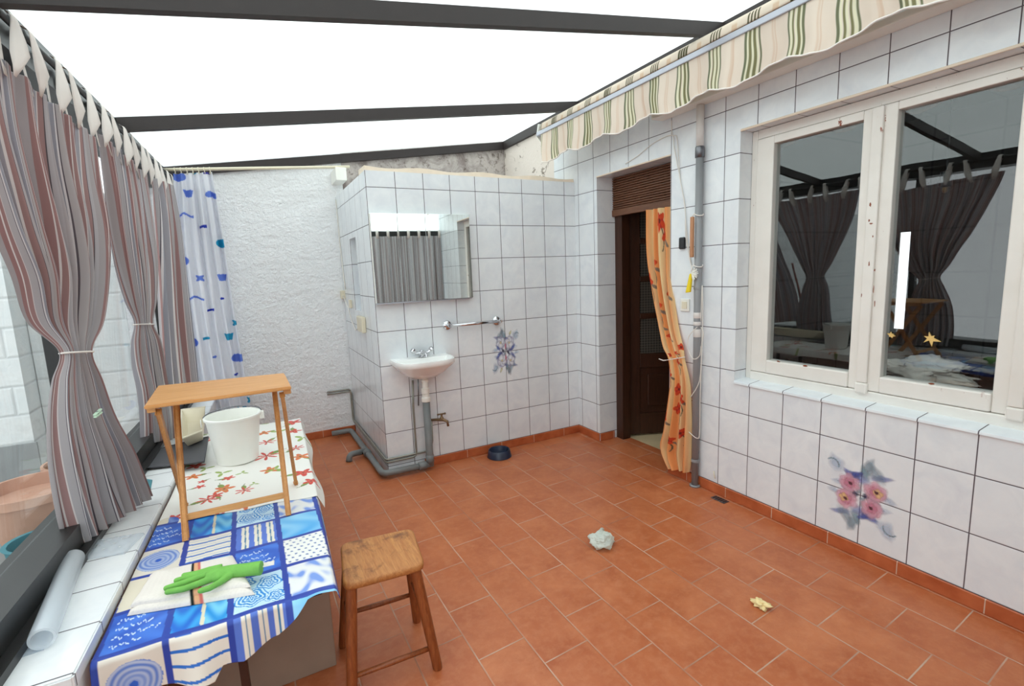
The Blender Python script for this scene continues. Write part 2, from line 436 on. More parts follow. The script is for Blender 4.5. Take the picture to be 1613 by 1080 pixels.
def decal_mat():
    t = NT('painted_flower_glaze'); a = t.attr()
    tr = t.n('ShaderNodeBsdfTransparent'); b = t.pbr(a.outputs['Color'], .2, 0., .5)
    return t.end(t.shmix(a.outputs['Alpha'], tr.outputs[0], b))
M['decal'] = decal_mat()
STR = [((0, .10), (184, 176, 177)), ((.10, .165), (170, 134, 132)), ((.165, .18), (226, 218, 216)), ((.18, .235), (174, 140, 138)),
       ((.235, .25), (222, 214, 212)), ((.25, .36), (190, 184, 186)), ((.36, .375), (112, 104, 112)), ((.375, .40), (226, 220, 220)),
       ((.40, .47), (168, 166, 174)), ((.47, .485), (228, 222, 222)), ((.485, .50), (110, 100, 106)), ((.50, .60), (190, 182, 182)),
       ((.60, .68), (164, 128, 126)), ((.68, .70), (220, 208, 206)), ((.70, .74), (158, 132, 132)), ((.74, .84), (176, 172, 178)),
       ((.84, .86), (230, 224, 222)), ((.86, .93), (178, 146, 144)), ((.93, .945), (108, 98, 102)), ((.945, 1.), (194, 188, 190))]
def stripe_mat(name, sat, tr):
    t = NT(name); u = t.n('ShaderNodeUVMap'); sp = t.n('ShaderNodeSeparateXYZ'); t.t.links.new(u.outputs[0], sp.inputs[0])
    f = t.M('FRACT', t.M('DIVIDE', sp.outputs[0], .27))
    c = t.ramp(f, [(s[0], lin([sum(k)/3*(1-sat)+q*sat+(1-sat)*18 for q in k])) for s, k in STR], 'CONSTANT')
    P, x, y, z = t.pos()
    b = t.pbr(c, .75, 0., .2, t.bump(t.noise(P, 380., 2.), .12, .002))
    tl = t.n('ShaderNodeBsdfTranslucent'); t.put(tl.inputs[0], c)
    return t.end(t.shmix(tr, b, tl.outputs[0]))
M['stripe'] = stripe_mat('striped_curtain_cloth', 1., .4); M['stripe_pale'] = stripe_mat('pale_striped_curtain_cloth', .3, .5)
M['tab'] = plain('white_curtain_tab', (226, 218, 212), .8, 0., .15, .06)
def film_mat(name, rgb, a, rough=.15):
    t = NT(name); tr = t.n('ShaderNodeBsdfTransparent'); tl = t.n('ShaderNodeBsdfTranslucent'); t.put(tl.inputs[0], lin(rgb))
    b = t.shmix(.35, t.pbr(lin(rgb), rough, 0., .5), tl.outputs[0]); return t.end(t.shmix(a, tr.outputs[0], b))
M['film'] = film_mat('clear_plastic_film', (242, 247, 252), .5); M['filmflat'] = film_mat('thin_clear_plastic', (214, 224, 234), .35)
M['bag'] = film_mat('thin_plastic_bag', (232, 240, 232), .85, .35)
def yard_mat():
    t = NT('whitewashed_block_wall'); P, x, y, z = t.pos()
    q = t.M('DIVIDE', t.M('SUBTRACT', z, .412), .2); r = t.M('FLOOR', q); fz = t.M('FRACT', q)
    p = t.M('ADD', t.M('DIVIDE', x, .42), t.M('MULTIPLY', t.M('FLOORED_MODULO', r, 2.), .5)); fx = t.M('FRACT', p)
    d = t.M('MINIMUM', t.M('MULTIPLY', t.M('MINIMUM', fz, t.M('SUBTRACT', 1., fz)), .2), t.M('MULTIPLY', t.M('MINIMUM', fx, t.M('SUBTRACT', 1., fx)), .42))
    n = t.noise(P, 5., 5., .65); n2 = t.noise(P, 30., 4.)
    a = t.mix(t.remap(n, .35, .65), lin((226, 232, 232)), lin((238, 240, 238)))
    a = t.mix(t.remap(n, .58, .72, 0., .5), a, lin((182, 184, 184)))
    a = t.mix(t.remap(d, .002, .010, .35, 0.), a, lin((170, 176, 178)))
    return t.end(t.pbr(a, .85, 0., .2, t.bump(t.M('ADD', t.remap(d, .0, .015), n2), .5, .01)))
M['yard'] = yard_mat()

# ------------------------------------------------------------------ setting
def struct(o, label, cat): return tag(o, label, cat, None, 'structure')
def holes_wall(fixed, ylo, yhi, zlo, zhi, holes, axis='x'):
    """box wall split in cells around rectangular holes; fixed=(a,b) extent across"""
    ys = sorted({ylo, yhi, *[h[0] for h in holes], *[h[1] for h in holes]}); zs = sorted({zlo, zhi, *[h[2] for h in holes], *[h[3] for h in holes]})
    b = B()
    for y0, y1 in zip(ys, ys[1:]):
        for z0, z1 in zip(zs, zs[1:]):
            cy, cz = (y0+y1)/2, (z0+z1)/2
            if any(h[0] < cy < h[1] and h[2] < cz < h[3] for h in holes): continue
            if axis == 'x': b.box((fixed[0], y0, z0), (fixed[1], y1, z1))
            else: b.box((y0, fixed[0], z0), (y1, fixed[1], z1))
    return b
def by_normal(o, mx, my, mz):
    me = o.data; me.materials.clear()
    for q in (mx, my, mz): me.materials.append(q)
    for p in me.polygons:
        n = p.normal; a = [abs(n.x), abs(n.y), abs(n.z)]; p.material_index = a.index(max(a))

DY0, DY1, DZ = .925, 1.70, 2.165      # doorway
WY0, WY1, WZ0, WZ1 = -1.36, .41, .74, 2.185   # window
o = B().box((-3.40, -2.35, -.12), (.265, 3.3, 0)).build('floor', M['floor']); struct(o, 'terracotta tiled floor of the covered patio', 'floor')
o = B().box((.265, .72, -.12), (3.4, 3.3, -.002)).build('floor_hall', M['cream_tile']); struct(o, 'cream tiled floor of the hall beyond the doorway', 'floor')
wr = holes_wall((0, .27), -2.3, 2.30, 0, 2.80, [(DY0, DY1, 0, DZ), (WY0, WY1, WZ0, WZ1)]).build('wall_right', M['tileY'])
by_normal(wr, M['tileY'], M['tileRev'], M['tileSill']); struct(wr, 'white tiled wall on the right with window and doorway', 'wall')
o = B().box((0, 2.30, 1.9), (.27, 3.45, 2.80)).build('wall_right_rear', M['flake']); struct(o, 'patch of flaking white paint on the wall above the sink corner', 'wall')
# sink wall block with a small recess in its side
NY0, NY1, NZ0, NZ1 = 2.49, 2.73, 1.19, 1.77
ws = holes_wall((2.0, 2.12), -1.732, -.0005, 0, 2.176, [], 'y')
for (y0, y1, z0, z1) in ((2.12, NY0, 0, 2.176), (NY1, 3.2275, 0, 2.176), (NY0, NY1, 0, NZ0), (NY0, NY1, NZ1, 2.176)): ws.box((-1.732, y0, z0), (-1.60, y1, z1))
ws.box((-1.60, 2.12, 0), (-1.5, 3.2275, 2.176)); ws.box((-1.5, 2.12, 2.0), (-.0005, 3.2275, 2.176))
ws = ws.build('wall_sink', M['tileX']); by_normal(ws, M['tileSide'], M['tileX'], M['tileSide'])
ws.data.materials.append(M['plaster'])
for p in ws.data.polygons:
    if abs(p.center.x+WL[ws.name].x+1.60) < .002 and p.normal.x < -.5: p.material_index = 3
struct(ws, 'white tiled boxed-out wall behind the wash basin', 'wall')
b = B().box((-1.66, 3.2295, 2.1), (.27, 3.40, 2.80)); o = b.build('wall_back_upper', M['dirty']); struct(o, 'grimy grey bare wall strip above the sink tiles', 'wall')
b = B()
xs = [-1.733-.0, -1.3, -.9, -.45, -.02]
b.loft([[(x, 2.004, 2.1765), (x, 2.20, 2.1765), (x, 2.20, 2.215+.01*math.sin(9*x)), (x, 2.010, 2.205+.008*math.sin(13*x))] for x in np.linspace(-1.73, -.002, 24)])
o = b.build('trim_1', M['cream']); struct(o, 'rough cream plaster edge along the top of the sink tiles', 'trim')
o = B().box((-3.35, 3.228, 0), (-1.66, 3.40, 2.80)).build('wall_back', M['plaster']); struct(o, 'rough white painted plaster wall at the back', 'wall')
# skirtings
def skirt(name, a, b_, mat, label):
    o = B().box(a, b_, .003, 1).build(name, mat); return struct(o, label, 'baseboard')
skirt('baseboard_right', (-.011, -2.3, 0), (-.0005, DY0, .066), M['skY'], 'terracotta skirting under the window wall')
skirt('baseboard_right_far', (-.011, DY1, 0), (-.0005, 1.9885, .066), M['skY'], 'short terracotta skirting between doorway and sink wall')
skirt('baseboard_sink', (-1.45, 1.9885, 0), (-.0005, 1.9995, .066), M['skX'], 'terracotta skirting under the sink wall')
skirt('baseboard_back', (-3.05, 3.216, 0), (-1.735, 3.2275, .066), M['skX'], 'terracotta skirting under the white plaster wall')
skirt('baseboard_doorway', (.0, DY1-.011, 0), (.15, DY1-.0005, .066), M['skX'], 'terracotta skirting inside the door reveal')
# window lintel and sill edges
b = B().box((-.004, WY0, WZ1-.006), (.004, WY1, WZ1+.006), .002, 1); o = b.build('trim_2', M['cream']); struct(o, 'thin beige edge strip under the lintel over the big window', 'trim')
b = B().box((-.004, DY0, DZ-.005), (.004, DY1, DZ+.005), .002, 1); o = b.build('trim_3', M['cream']); struct(o, 'thin beige edge strip under the lintel over the doorway', 'trim')
b = B().prism([(-.008, WY0, .742), (-.006, WY0, .752), (.0, WY0, .756), (.115, WY0, .768), (.115, WY0, .741), (-.008, WY0, .741)], (0, WY1-WY0, 0))
o = b.build('windowsill_right', M['tileSill'], None, False, 40); struct(o, 'sloping white tiled sill under the big window', 'windowsill')
# roof: sheets on dark beams; bottom of beams z = 2.715 + .145 x
def RZ(x): return 2.715+.145*x
beams_y = [-2.2, -.82, .53, 1.90, 3.21]
b = B()
for y0, y1 in zip(beams_y, beams_y[1:]):
    b.prism([(-3.30, y0+.01, RZ(-3.30)+.075), (.06, y0+.01, RZ(.06)+.075), (.06, y0+.01, RZ(.06)+.083), (-3.30, y0+.01, RZ(-3.30)+.083)], (0, y1-y0-.02, 0))
o = b.build('ceiling', M['roof']); struct(o, 'white translucent roof sheets letting daylight in', 'ceiling')
for i, y in enumerate(beams_y):
    h = .07
    b = B().prism([(-3.28, y-.02, RZ(-3.28)), (0.0, y-.02, RZ(0)), (0.0, y-.02, RZ(0)+h), (-3.28, y-.02, RZ(-3.28)+h)], (0, .04, 0))
    b.box((-3.2, y-.03, 0), (-3.2, y-.03, 0)) if False else None
    o = b.build('roof_beam', M['beam'])
    struct(o, ['dark roof beam behind the viewer at the front end', 'dark roof beam above the viewer', 'nearest dark roof beam crossing the top of the view', 'second dark roof beam, over the boxed-out sink wall front', 'dark roof beam lying along the back plaster wall'][i], 'beam'); o['group'] = 'dark roof beams'
b = B().box((-.03, -2.3, RZ(0)-.005), (.0, 3.22, RZ(0)+.07)); o = b.build('roof_edge_bar', M['beam']); struct(o, 'dark bar where the roof meets the tiled wall', 'beam')
# left: low wall, ledge, frames, panes
def lbox(b, y0, y1, d0, d1, z0, z1, bev=0.):
    pts0 = [(XL(y0, d0), y0, z0), (XL(y0, d1), y0, z0), (XL(y0, d1), y0, z1), (XL(y0, d0), y0, z1)]
    pts1 = [(XL(y1, d0), y1, z0), (XL(y1, d1), y1, z0), (XL(y1, d1), y1, z1), (XL(y1, d0), y1, z1)]
    b.loft([pts0, pts1]); return b
o = lbox(B(), -.08, 3.227, -.02, .265, 0, .51).build('wall_left', M['tileLedge']); struct(o, 'low tiled wall under the garden windows', 'wall')
b = lbox(B(), -.085, 3.226, -.02, .272, .511, .55); bmesh.ops.bevel(b.bm, geom=b.bm.edges[:], offset=.004, segments=2, affect='EDGES')
o = b.build('windowsill_left', M['tileLedge'], None, False, 40); struct(o, 'white tiled window ledge with curtains resting on it', 'windowsill')
w2 = thing('window_2', (XL(1.5), 1.5, .55), 'dark framed garden window wall behind the striped curtains', 'window'); w2['kind'] = 'structure'
lbox(B(), -2.25, 3.22, -.03, .10, .551, .65).build('bottom_rail', M['frame_dark'], w2)
lbox(B(), -.085, 3.22, .101, .132, .551, .575).build('glazing_bead', M['frame_dark'], w2)
lbox(B(), -2.25, 3.22, -.05, .12, 2.20, 2.335).build('top_rail', M['frame_dark'], w2)
for y in (-2.2, -.6, .99, 2.93): lbox(B(), y-.025, y+.025, -.025, .03, .651, 2.199).build('post', M['frame_dark'], w2)
lbox(B(), -2.2, 3.2, -.003, .003, .651, 2.199).build('pane', M['glassL'], w2)
# wall behind the camera (seen in the mirror): low wall, rail, white glazing above
o = B().box((-3.3, -2.32, 0), (-.0005, -2.22, .60)).build('wall_front', M['plaster']); struct(o, 'low white wall behind the viewer, under the front glazing', 'wall')
w3 = thing('window_3', (-1.6, -2.2, .60), 'glazed front of the patio behind the viewer, seen in the mirror', 'window'); w3['kind'] = 'structure'
B().box((-3.2, -2.26, 2.03), (-.002, -2.20, 2.13)).build('rail', M['frame_dark'], w3)
for x in (-3.17, -2.1, -1.06, -.03): B().box((x-.025, -2.26, .601), (x+.025, -2.21, 2.029)).build('post', M['frame_dark'], w3)
B().box((-3.2, -2.24, 2.131), (-.002, -2.232, 2.70)).build('pane', M['roof'], w3)
B().box((-3.2, -2.24, .601), (-.002, -2.236, 2.029)).build('pane', M['glassL'], w3)
# rooms behind the right wall
def room(x0, x1, y0, y1, z1, mat):
    b = B()
    b.box((x1, y0, 0), (x1+.1, y1, z1)); b.box((x0, y0-.1, 0), (x1+.1, y0, z1)); b.box((x0, y1, 0), (x1+.1, y1+.1, z1)); b.box((x0, y0-.1, z1), (x1+.1, y1+.1, z1+.1))
    return b
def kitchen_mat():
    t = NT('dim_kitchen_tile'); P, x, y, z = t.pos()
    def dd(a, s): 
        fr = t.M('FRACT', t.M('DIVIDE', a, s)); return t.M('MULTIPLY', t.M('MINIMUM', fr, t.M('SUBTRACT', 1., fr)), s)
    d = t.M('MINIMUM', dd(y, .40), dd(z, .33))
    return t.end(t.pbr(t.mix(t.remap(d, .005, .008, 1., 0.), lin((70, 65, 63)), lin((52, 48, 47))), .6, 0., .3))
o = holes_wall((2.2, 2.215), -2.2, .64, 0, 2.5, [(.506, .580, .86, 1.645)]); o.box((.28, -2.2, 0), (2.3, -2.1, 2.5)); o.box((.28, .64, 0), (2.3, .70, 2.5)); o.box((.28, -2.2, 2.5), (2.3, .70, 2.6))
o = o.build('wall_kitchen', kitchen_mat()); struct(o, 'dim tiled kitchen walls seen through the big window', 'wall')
w4 = thing('window_4', (2.25, .54, .86), 'narrow bright window slit at the far side of the dim kitchen', 'window'); w4['kind'] = 'structure'
B().box((2.205, .507, .861), (2.209, .579, 1.644)).build('pane', M['glassL'], w4)
refl_ys = np.linspace(-1.36, .40, 200); yy_, tt_ = np.meshgrid(refl_ys, np.linspace(0, 1, 8))  # added brown strip behind the panes, imitating the reflection of the awning valance
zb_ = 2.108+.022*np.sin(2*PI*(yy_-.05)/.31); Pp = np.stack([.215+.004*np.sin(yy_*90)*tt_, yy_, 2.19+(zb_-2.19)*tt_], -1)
o = sheet('valance_reflection', Pp, plain('valance_reflection_brown', (96, 70, 56), .9, 0., .1, .3, 60.), None, solid=.003); tag(o, 'added brown scalloped strip imitating the awning valance reflected along the top of the big window', 'imitated reflection')
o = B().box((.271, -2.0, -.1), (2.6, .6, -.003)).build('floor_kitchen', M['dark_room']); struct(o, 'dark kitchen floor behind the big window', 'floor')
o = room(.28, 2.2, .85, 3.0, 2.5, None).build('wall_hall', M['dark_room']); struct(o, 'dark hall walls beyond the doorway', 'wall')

# big window in the right wall
w1 = thing('window_1', (.1, -.45, .757), 'white painted wooden window with three casements in the tiled wall', 'window'); w1['kind'] = 'structure'
FX0, FX1 = .10, .17
fb = B()
fb.box((FX0, WY1-.036, .757), (FX1, WY1-.002, 2.183), .003); fb.box((FX0, WY0+.002, .757), (FX1, WY0+.036, 2.183), .003)
fb.box((FX0, WY0+.037, 2.135), (FX1, WY1-.037, 2.183), .003); fb.box((FX0-.012, WY0+.037, .757), (FX1, WY1-.037, .812), .006)
fb.build('frame', M['paint'], w1)
# (stile outer y hi, glass hi, glass lo, stile outer y lo)
for k, (a, g1, g0, c) in enumerate(((.372, .272, -.172, -.238), (-.242, -.312, -.716, -.79), (-.794, -.868, -1.262, -1.322))):
    x0, x1 = FX0-.006, FX1-.012; zt, zb, gt, gb = 2.133, .814, (2.092, 2.097, 2.10)[k], .893
    s = B(); s.box((x0, g1, zb), (x1, a, zt), .005); s.box((x0, c, zb), (x1, g0, zt), .005)
    s.box((x0, g0, gt), (x1, g1, zt), .004); s.box((x0-.008, g0, zb), (x1, g1, gb), .008)
    sash = s.build('sash', M['paint'], w1)
    B().box((x0+.03, g0-.006, gb-.006), (x0+.034, g1+.006, gt+.006)).build('pane', M['glass'], sash)
for y in (-.238, -.79):
    B().box((FX0-.028, y-.03, .80), (FX0-.004, y+.026, .852), .008).build('weather_block', M['paint'], w1)
B().box((FX0-.022, -.262, .853), (FX0-.0065, -.214, 2.13), .005).build('cover_strip', M['paint'], w1)
B().box((FX0-.022, -.814, .853), (FX0-.0065, -.766, 2.13), .005).build('cover_strip', M['paint'], w1)

BRN = lin((136, 74, 50)); CH = []
for px, py, w_, h_ in ((1371, 322, .007, .016), (1369, 347, .006, .010), (1372, 352, .010, .005), (1375, 372, .004, .008), (1369, 415, .004, .02), (1378, 425, .005, .012), (1376, 455, .003, .03), (1378, 478, .004, .02), (1357, 465, .003, .014)):
    q = on(0, FX0-.0225, px, py); CH.append(([(q[1]+w_*math.cos(a)*random.uniform(.4, .9), q[2]+.7*h_*math.sin(a)*random.uniform(.6, 1.2)) for a in np.linspace(0, 2*PI, 12, endpoint=False)], BRN, BRN, 1., .9))
blobs('chipped_stain', M['decal'], CH, w1, lambda p, l: (FX0-.0221-l, p[0], p[1]))
CH = []
for px, py, w_, h_ in ((1226, 569, .012, .004), (1268, 576, .016, .005), (1467, 604, .012, .004), (1606, 617, .018, .006)):
    q = on(0, FX0-.0145, px, py); CH.append(([(q[1]+w_*math.cos(a)*random.uniform(.6, 1.2), q[2]+h_*math.sin(a)*random.uniform(.6, 1.2)) for a in np.linspace(0, 2*PI, 12, endpoint=False)], BRN, BRN, 1., .9))
blobs('chipped_stain', M['decal'], CH, w1, lambda p, l: (FX0-.0141-l, p[0], p[1]))

# ------------------------------------------------------------------ doorway
sh = thing('roller_shutter', (.17, 1.31, 1.85), 'brown slatted roller shutter, half lowered at the top of the doorway', 'shutter')
b = B()
for i in range(14):
    z = 1.915+i*.0178
    b.prism([(.165, DY0+.002, z), (.156, DY0+.002, z+.005), (.156, DY0+.002, z+.012), (.165, DY0+.002, z+.0165), (.172, DY0+.002, z+.0165), (.172, DY0+.002, z)], (0, DY1-DY0-.004, 0))
b.build('slats', M['shutter'], sh)
B().box((.148, DY0+.002, 1.862), (.176, DY1-.002, 1.913), .004).build('bottom_bar', M['shutter'], sh)
d1 = thing('door_1', (.3, 1.66, 0), 'dark brown half-glazed wooden door standing open inward', 'door'); d1['kind'] = 'structure'
fr = B().box((.178, 1.615, 0), (.262, DY1-.001, 2.16), .004); fr.box((.178, DY0+.001, 0), (.262, DY0+.05, 2.16), .004); fr.box((.178, DY0+.05, 2.10), (.262, 1.615, 2.16), .004)
fr.build('door_frame', M['door_wood'], d1)
H0 = Vector((.285, 1.672, 0)); DD = Vector((.92, -.392, 0)).normalized(); DNn = Vector((DD.y, -DD.x, 0))   # leaf direction, towards-camera normal
RL = Matrix((DD, -DNn, Vector((0, 0, 1)))).transposed()
def leaf_box(b, s0, s1, t0, t1, z0, z1, bev=.003):
    """box in the door leaf's own frame (s along leaf, t towards the viewer)"""
    c = Vector(((s0+s1)/2, -(t0+t1)/2, (z0+z1)/2)); h = Vector(((s1-s0)/2, (t1-t0)/2, (z1-z0)/2))
    n0 = len(b.bm.verts); b.box(c-h, c+h, bev)
    b.bm.verts.ensure_lookup_table()
    for v in list(b.bm.verts)[n0:]: v.co = H0+RL @ v.co
    return b
lf = B()
leaf_box(lf, 0, .10, -.02, .02, .012, 2.04); leaf_box(lf, .68, .78, -.02, .02, .012, 2.04)
leaf_box(lf, .10, .68, -.02, .02, .012, .20); leaf_box(lf, .10, .68, -.02, .02, .60, .72); leaf_box(lf, .10, .68, -.02, .02, 1.96, 2.04)
for z in (1.02, 1.33, 1.64): leaf_box(lf, .10, .68, -.015, .018, z, z+.045)
leaf = lf.build('leaf', M['door_wood'], d1)
leaf_box(B(), .10, .68, -.008, .006, .20, .60, 0).build('panel', M['door_wood'], d1)
p2 = B(); leaf_box(p2, .17, .61, .006, .016, .26, .54, .006); p2.build('raised_panel', M['door_wood'], leaf)
def wired():
    t = NT('wired_dark_glass'); P, x, y, z = t.pos()
    def dd(a, s):
        f = t.M('FRACT', t.M('DIVIDE', a, s)); return t.M('MULTIPLY', t.M('MINIMUM', f, t.M('SUBTRACT', 1., f)), s)
    d = t.M('MINIMUM', dd(x, .022), dd(z, .022))
    return t.end(t.pbr(t.mix(t.remap(d, .001, .002, 1., 0.), lin((58, 54, 50)), lin((104, 98, 90))), .25, 0., .5))
WG = wired()
for z0, z1 in ((.72, 1.02), (1.065, 1.33), (1.375, 1.64), (1.685, 1.96)): leaf_box(B(), .10, .68, -.003, .003, z0, z1, 0).build('glass_pane', WG, d1)

# ------------------------------------------------------------------ curtains
def interp_rows(E, n):
    """E: control rows -> n rows, smooth (Catmull-Rom)"""
    E = np.array(E, float); k = len(E)-1; out = []
    for t in np.linspace(0, k, n):
        i = min(int(t), k-1); f = t-i
        p0, p1, p2, p3 = E[max(i-1, 0)], E[i], E[i+1], E[min(i+2, k)]
        out.append(.5*((2*p1)+(-p0+p2)*f+(2*p0-5*p1+4*p2-p3)*f*f+(-p0+3*p1-3*p2+p3)*f**3))
    return np.array(out)
def drape(Lp, Rp, amps, folds, normal, nr=150, nc=240, seed=0, sag=0.):
    Lr, Rr = interp_rows(Lp, nr), interp_rows(Rp, nr); A = interp_rows(np.array(amps)[:, None], nr)[:, 0]
    r = np.random.default_rng(seed); u = np.linspace(0, 1, nc)
    ph = r.uniform(0, 6.28, 6); N = np.array(normal, float)
    v = np.linspace(0, 1, nr)[:, None]; U = u[None, :]
    w = U+.012*np.sin(2*PI*(2.3*U+ph[0])+2*v)+.008*np.sin(2*PI*(5.1*U)+ph[1]-3*v)
    f = np.sin(2*PI*folds*w+ph[2]+.8*np.sin(3*v+ph[5]))
    f = np.sign(f)*np.abs(f)**.8+.35*np.sin(2*PI*folds*.47*w+ph[3]+1.5*v)+.22*np.sin(2*PI*folds*1.9*w+ph[4]-2*v)
    P = Lr[:, None, :]*(1-U[..., None])+Rr[:, None, :]*U[..., None]
    P = P+N*(A[:, None]*f)[..., None]
    return P, np.broadcast_to(U, (nr, nc)), np.broadcast_to(v, (nr, nc))
NI = (1., -.05, 0)
def y_rows(L): return [on(1, y, px, py) for px, py, y in L]
def px_rows(L): return [onl(d, x, y) for x, y, d in L]
def tab_loop(parent, y, z0, mat, w=.05, ztop=2.290, tilt=0.):
    """a fabric loop over the rod, its front leg a flap twisted towards the room"""
    zc = ztop-.022; rows = []; sg = 1. if tilt > 0 else .6
    prof = [(.012, z0-.03, .35, 0.), (.020, z0, .7, .35), (.028, z0+.04, 1., .8), (.026, z0+.085, .85, .7), (.022, zc-.01, .6, .4)]
    prof += [(.021*math.cos(a), zc+.021*math.sin(a), .55, .3*(1-a/PI)) for a in np.linspace(.2, PI-.2, 6)]+[(-.020, zc-.01, .5, 0.), (-.014, z0+.02, .5, 0.), (-.008, z0-.03, .5, 0.)]
    for dd, z, ws_, tw_ in prof:
        k = (z-z0)*tilt; h = w/2*ws_; a = tw_*sg
        rows.append([(XL(y, .145+dd)+q*h*math.sin(a), y+k+q*h*math.cos(a), z) for q in (-1, -.4, .4, 1)])
    sheet('tab', np.array(rows), mat, parent, solid=.0015)
def striped(name, Lp, Rp, amps, folds, width, label, seed, head=None, tabs=(), tie=None, u0=0., nc=260):
    P, U, V = drape(Lp, Rp, amps, folds, NI, 170, nc, seed)
    c = P.mean((0, 1)); root = thing(name, (float(c[0]), float(c[1]), float(P[..., 2].min())), label, 'curtain', 'striped curtains along the garden windows')
    uv = np.stack([U*width+u0, V*2], -1)
    sheet('cloth', P, M['stripe'], root, uv=uv, solid=.0012)
    for y, z, tl in tabs: tab_loop(root, y, z, M['tab'], tilt=tl)
    if tie is not None:
        (a, bb, dpt) = tie; a, bb = np.array(a), np.array(bb); ctr = (a+bb)/2; h = (bb-a)/2; n = np.array(NI)
        q = [tuple(ctr+h*.98*math.cos(t)+n*dpt*math.sin(t)) for t in np.linspace(0, 2*PI, 28, endpoint=False)]
        k = B().tube(q, .0035, 8, closed=True); e = Vector(q[24])
        k.tube([e, e+Vector((.02, -.02, .012)), e+Vector((.035, -.035, .0))], .003, 8); k.tube([e, e+Vector((.02, .03, -.006)), e+Vector((.03, .06, -.012))], .003, 8)
        k.build('tie', M['tab'], root, True)
    return root
# first (nearest) curtain
L1 = [(-78, 25, .34), (-52, 170, .41), (0, 345, .53), (38, 435, .62), (58, 505, .69), (100, 553, .735), (92, 600, .70), (88, 660, .65), (93, 730, .62), (108, 810, .61), (122, 860, .62)]
R1 = [(146, 216, 1.22), (153, 290, 1.18), (163, 360, 1.13), (163, 430, 1.07), (156, 505, .97), (141, 553, .89), (157, 600, .92), (176, 655, .96), (205, 710, .98), (222, 752, .985), (234, 782, .99)]
yt = lambda x, d=.09: onl(d, x, 100)[1]
striped('striped_curtain', y_rows(L1), y_rows(R1), [.010, .016, .022, .024, .020, .010, .014, .018, .022, .024, .024], 8.5, 1.55,
        'grey and mauve striped curtain nearest the viewer, tied in the middle, hem on the ledge', 3,
        tabs=[(.40, 2.12, -.2), (.56, 2.12, .25), (.73, 2.12, -.15), (.90, 2.11, .2), (1.07, 2.11, -.2), (1.23, 2.11, .15)],
        tie=(on(1, .735, 99, 556), on(1, .89, 142, 554), .03))
L2 = [(153, 206, 1.46), (164, 285, 1.50), (174, 360, 1.58), (186, 425, 1.67), (200, 475, 1.74), (213, 508, 1.79), (209, 540, 1.76), (211, 575, 1.74), (220, 615, 1.72), (224, 655, 1.71), (226, 700, 1.70)]
R2 = [(232, 276, 2.45), (238, 320, 2.35), (244, 370, 2.22), (248, 420, 2.12), (246, 470, 2.03), (241, 508, 1.98), (252, 535, 2.0), (258, 570, 2.03), (263, 605, 2.05), (274, 640, 2.05), (280, 690, 2.02)]
striped('striped_curtain', y_rows(L2), y_rows(R2), [.010, .016, .018, .018, .015, .009, .014, .018, .02, .02, .02], 8, 1.4,
        'striped curtain tied in the middle, standing behind the folding wooden tray table', 11,
        tabs=[(1.42, 2.12, .2), (1.60, 2.12, -.2), (1.78, 2.11, .15), (1.96, 2.12, -.15), (2.14, 2.11, .25), (2.32, 2.11, -.2), (2.5, 2.10, .15)],
        tie=(on(1, 1.79, 212, 511), on(1, 1.98, 241, 511), .025), u0=.2)
L3 = [(241,  280, .15), (246,  340, .15), (251,  420, .15), (255,  500, .15), (260,  570, .15), (267,  640, .15)]
R3 = [(272, 292, .185), (280, 350, .19), (287, 420, .195), (294, 490, .20), (302, 560, .20), (309, 625, .20)]
striped('striped_curtain', px_rows(L3), px_rows(R3), [.012, .02, .02, .02, .02, .02], 6, .62,
        'narrow grey and mauve striped curtain hanging straight beside the shower curtain', 5,
        tabs=[(2.70, 2.10, -.2), (2.90, 2.10, .2), (3.10, 2.10, -.1)], u0=.05)
b = B(); q = [(XL(y, .145), y, 2.268) for y in np.linspace(-.4, 3.2, 12)]; b.tube(q, .012, 12)
rd = thing('curtain_rod', (XL(1.4, .09), 1.4, 2.26), 'dark curtain rod carrying the striped curtains', 'curtain rod')
b.build('rod', M['frame_dark'], rd, True)
for y in (.0, 1.42, 2.5, 3.15): B().box((XL(y, .121), y-.008, 2.262), (XL(y, .147), y+.008, 2.276)).build('bracket', M['frame_dark'], rd)
# crumpled end of the second curtain lying on the ledge
# curtains behind the viewer (only seen in the mirror)
def flat_curtain(x0, x1, y, z0, z1, seed, folds, width, u0, label):
    Lp = [(x0, y, z1), (x0, y, (z0+z1)/2), (x0, y, z0)]; Rp = [(x1, y, z1), (x1, y, (z0+z1)/2), (x1, y, z0)]
    P, U, V = drape(Lp, Rp, [.02, .035, .04], folds, (0, 1, 0), 60, 200, seed)
    root = thing('striped_curtain', ((x0+x1)/2, y, z0), label, 'curtain', 'closed striped curtains behind the viewer')
    sheet('cloth', P, M['stripe_pale'], root, uv=np.stack([U*width+u0, V], -1), solid=.0012)
    for x in np.linspace(x0+.03, x1-.03, 7):
        pr = np.array([[(x-.02, y+.015, z1-.03), (x+.02, y+.015, z1-.03)], [(x-.02, y+.02, z1+.06), (x+.02, y+.02, z1+.06)], [(x-.02, y-.0, z1+.085), (x+.02, y-.0, z1+.085)]])
        sheet('tab', pr, M['tab'], root, solid=.002)
    return root
flat_curtain(-1.05, -.03, -2.08, .04, 2.045, 21, 8, 1.6, .1, 'closed striped curtain behind the viewer, right half of the mirror reflection')
flat_curtain(-2.0, -1.08, -2.08, .04, 2.045, 23, 8, 1.5, .22, 'closed striped curtain behind the viewer, left end of the mirror reflection')

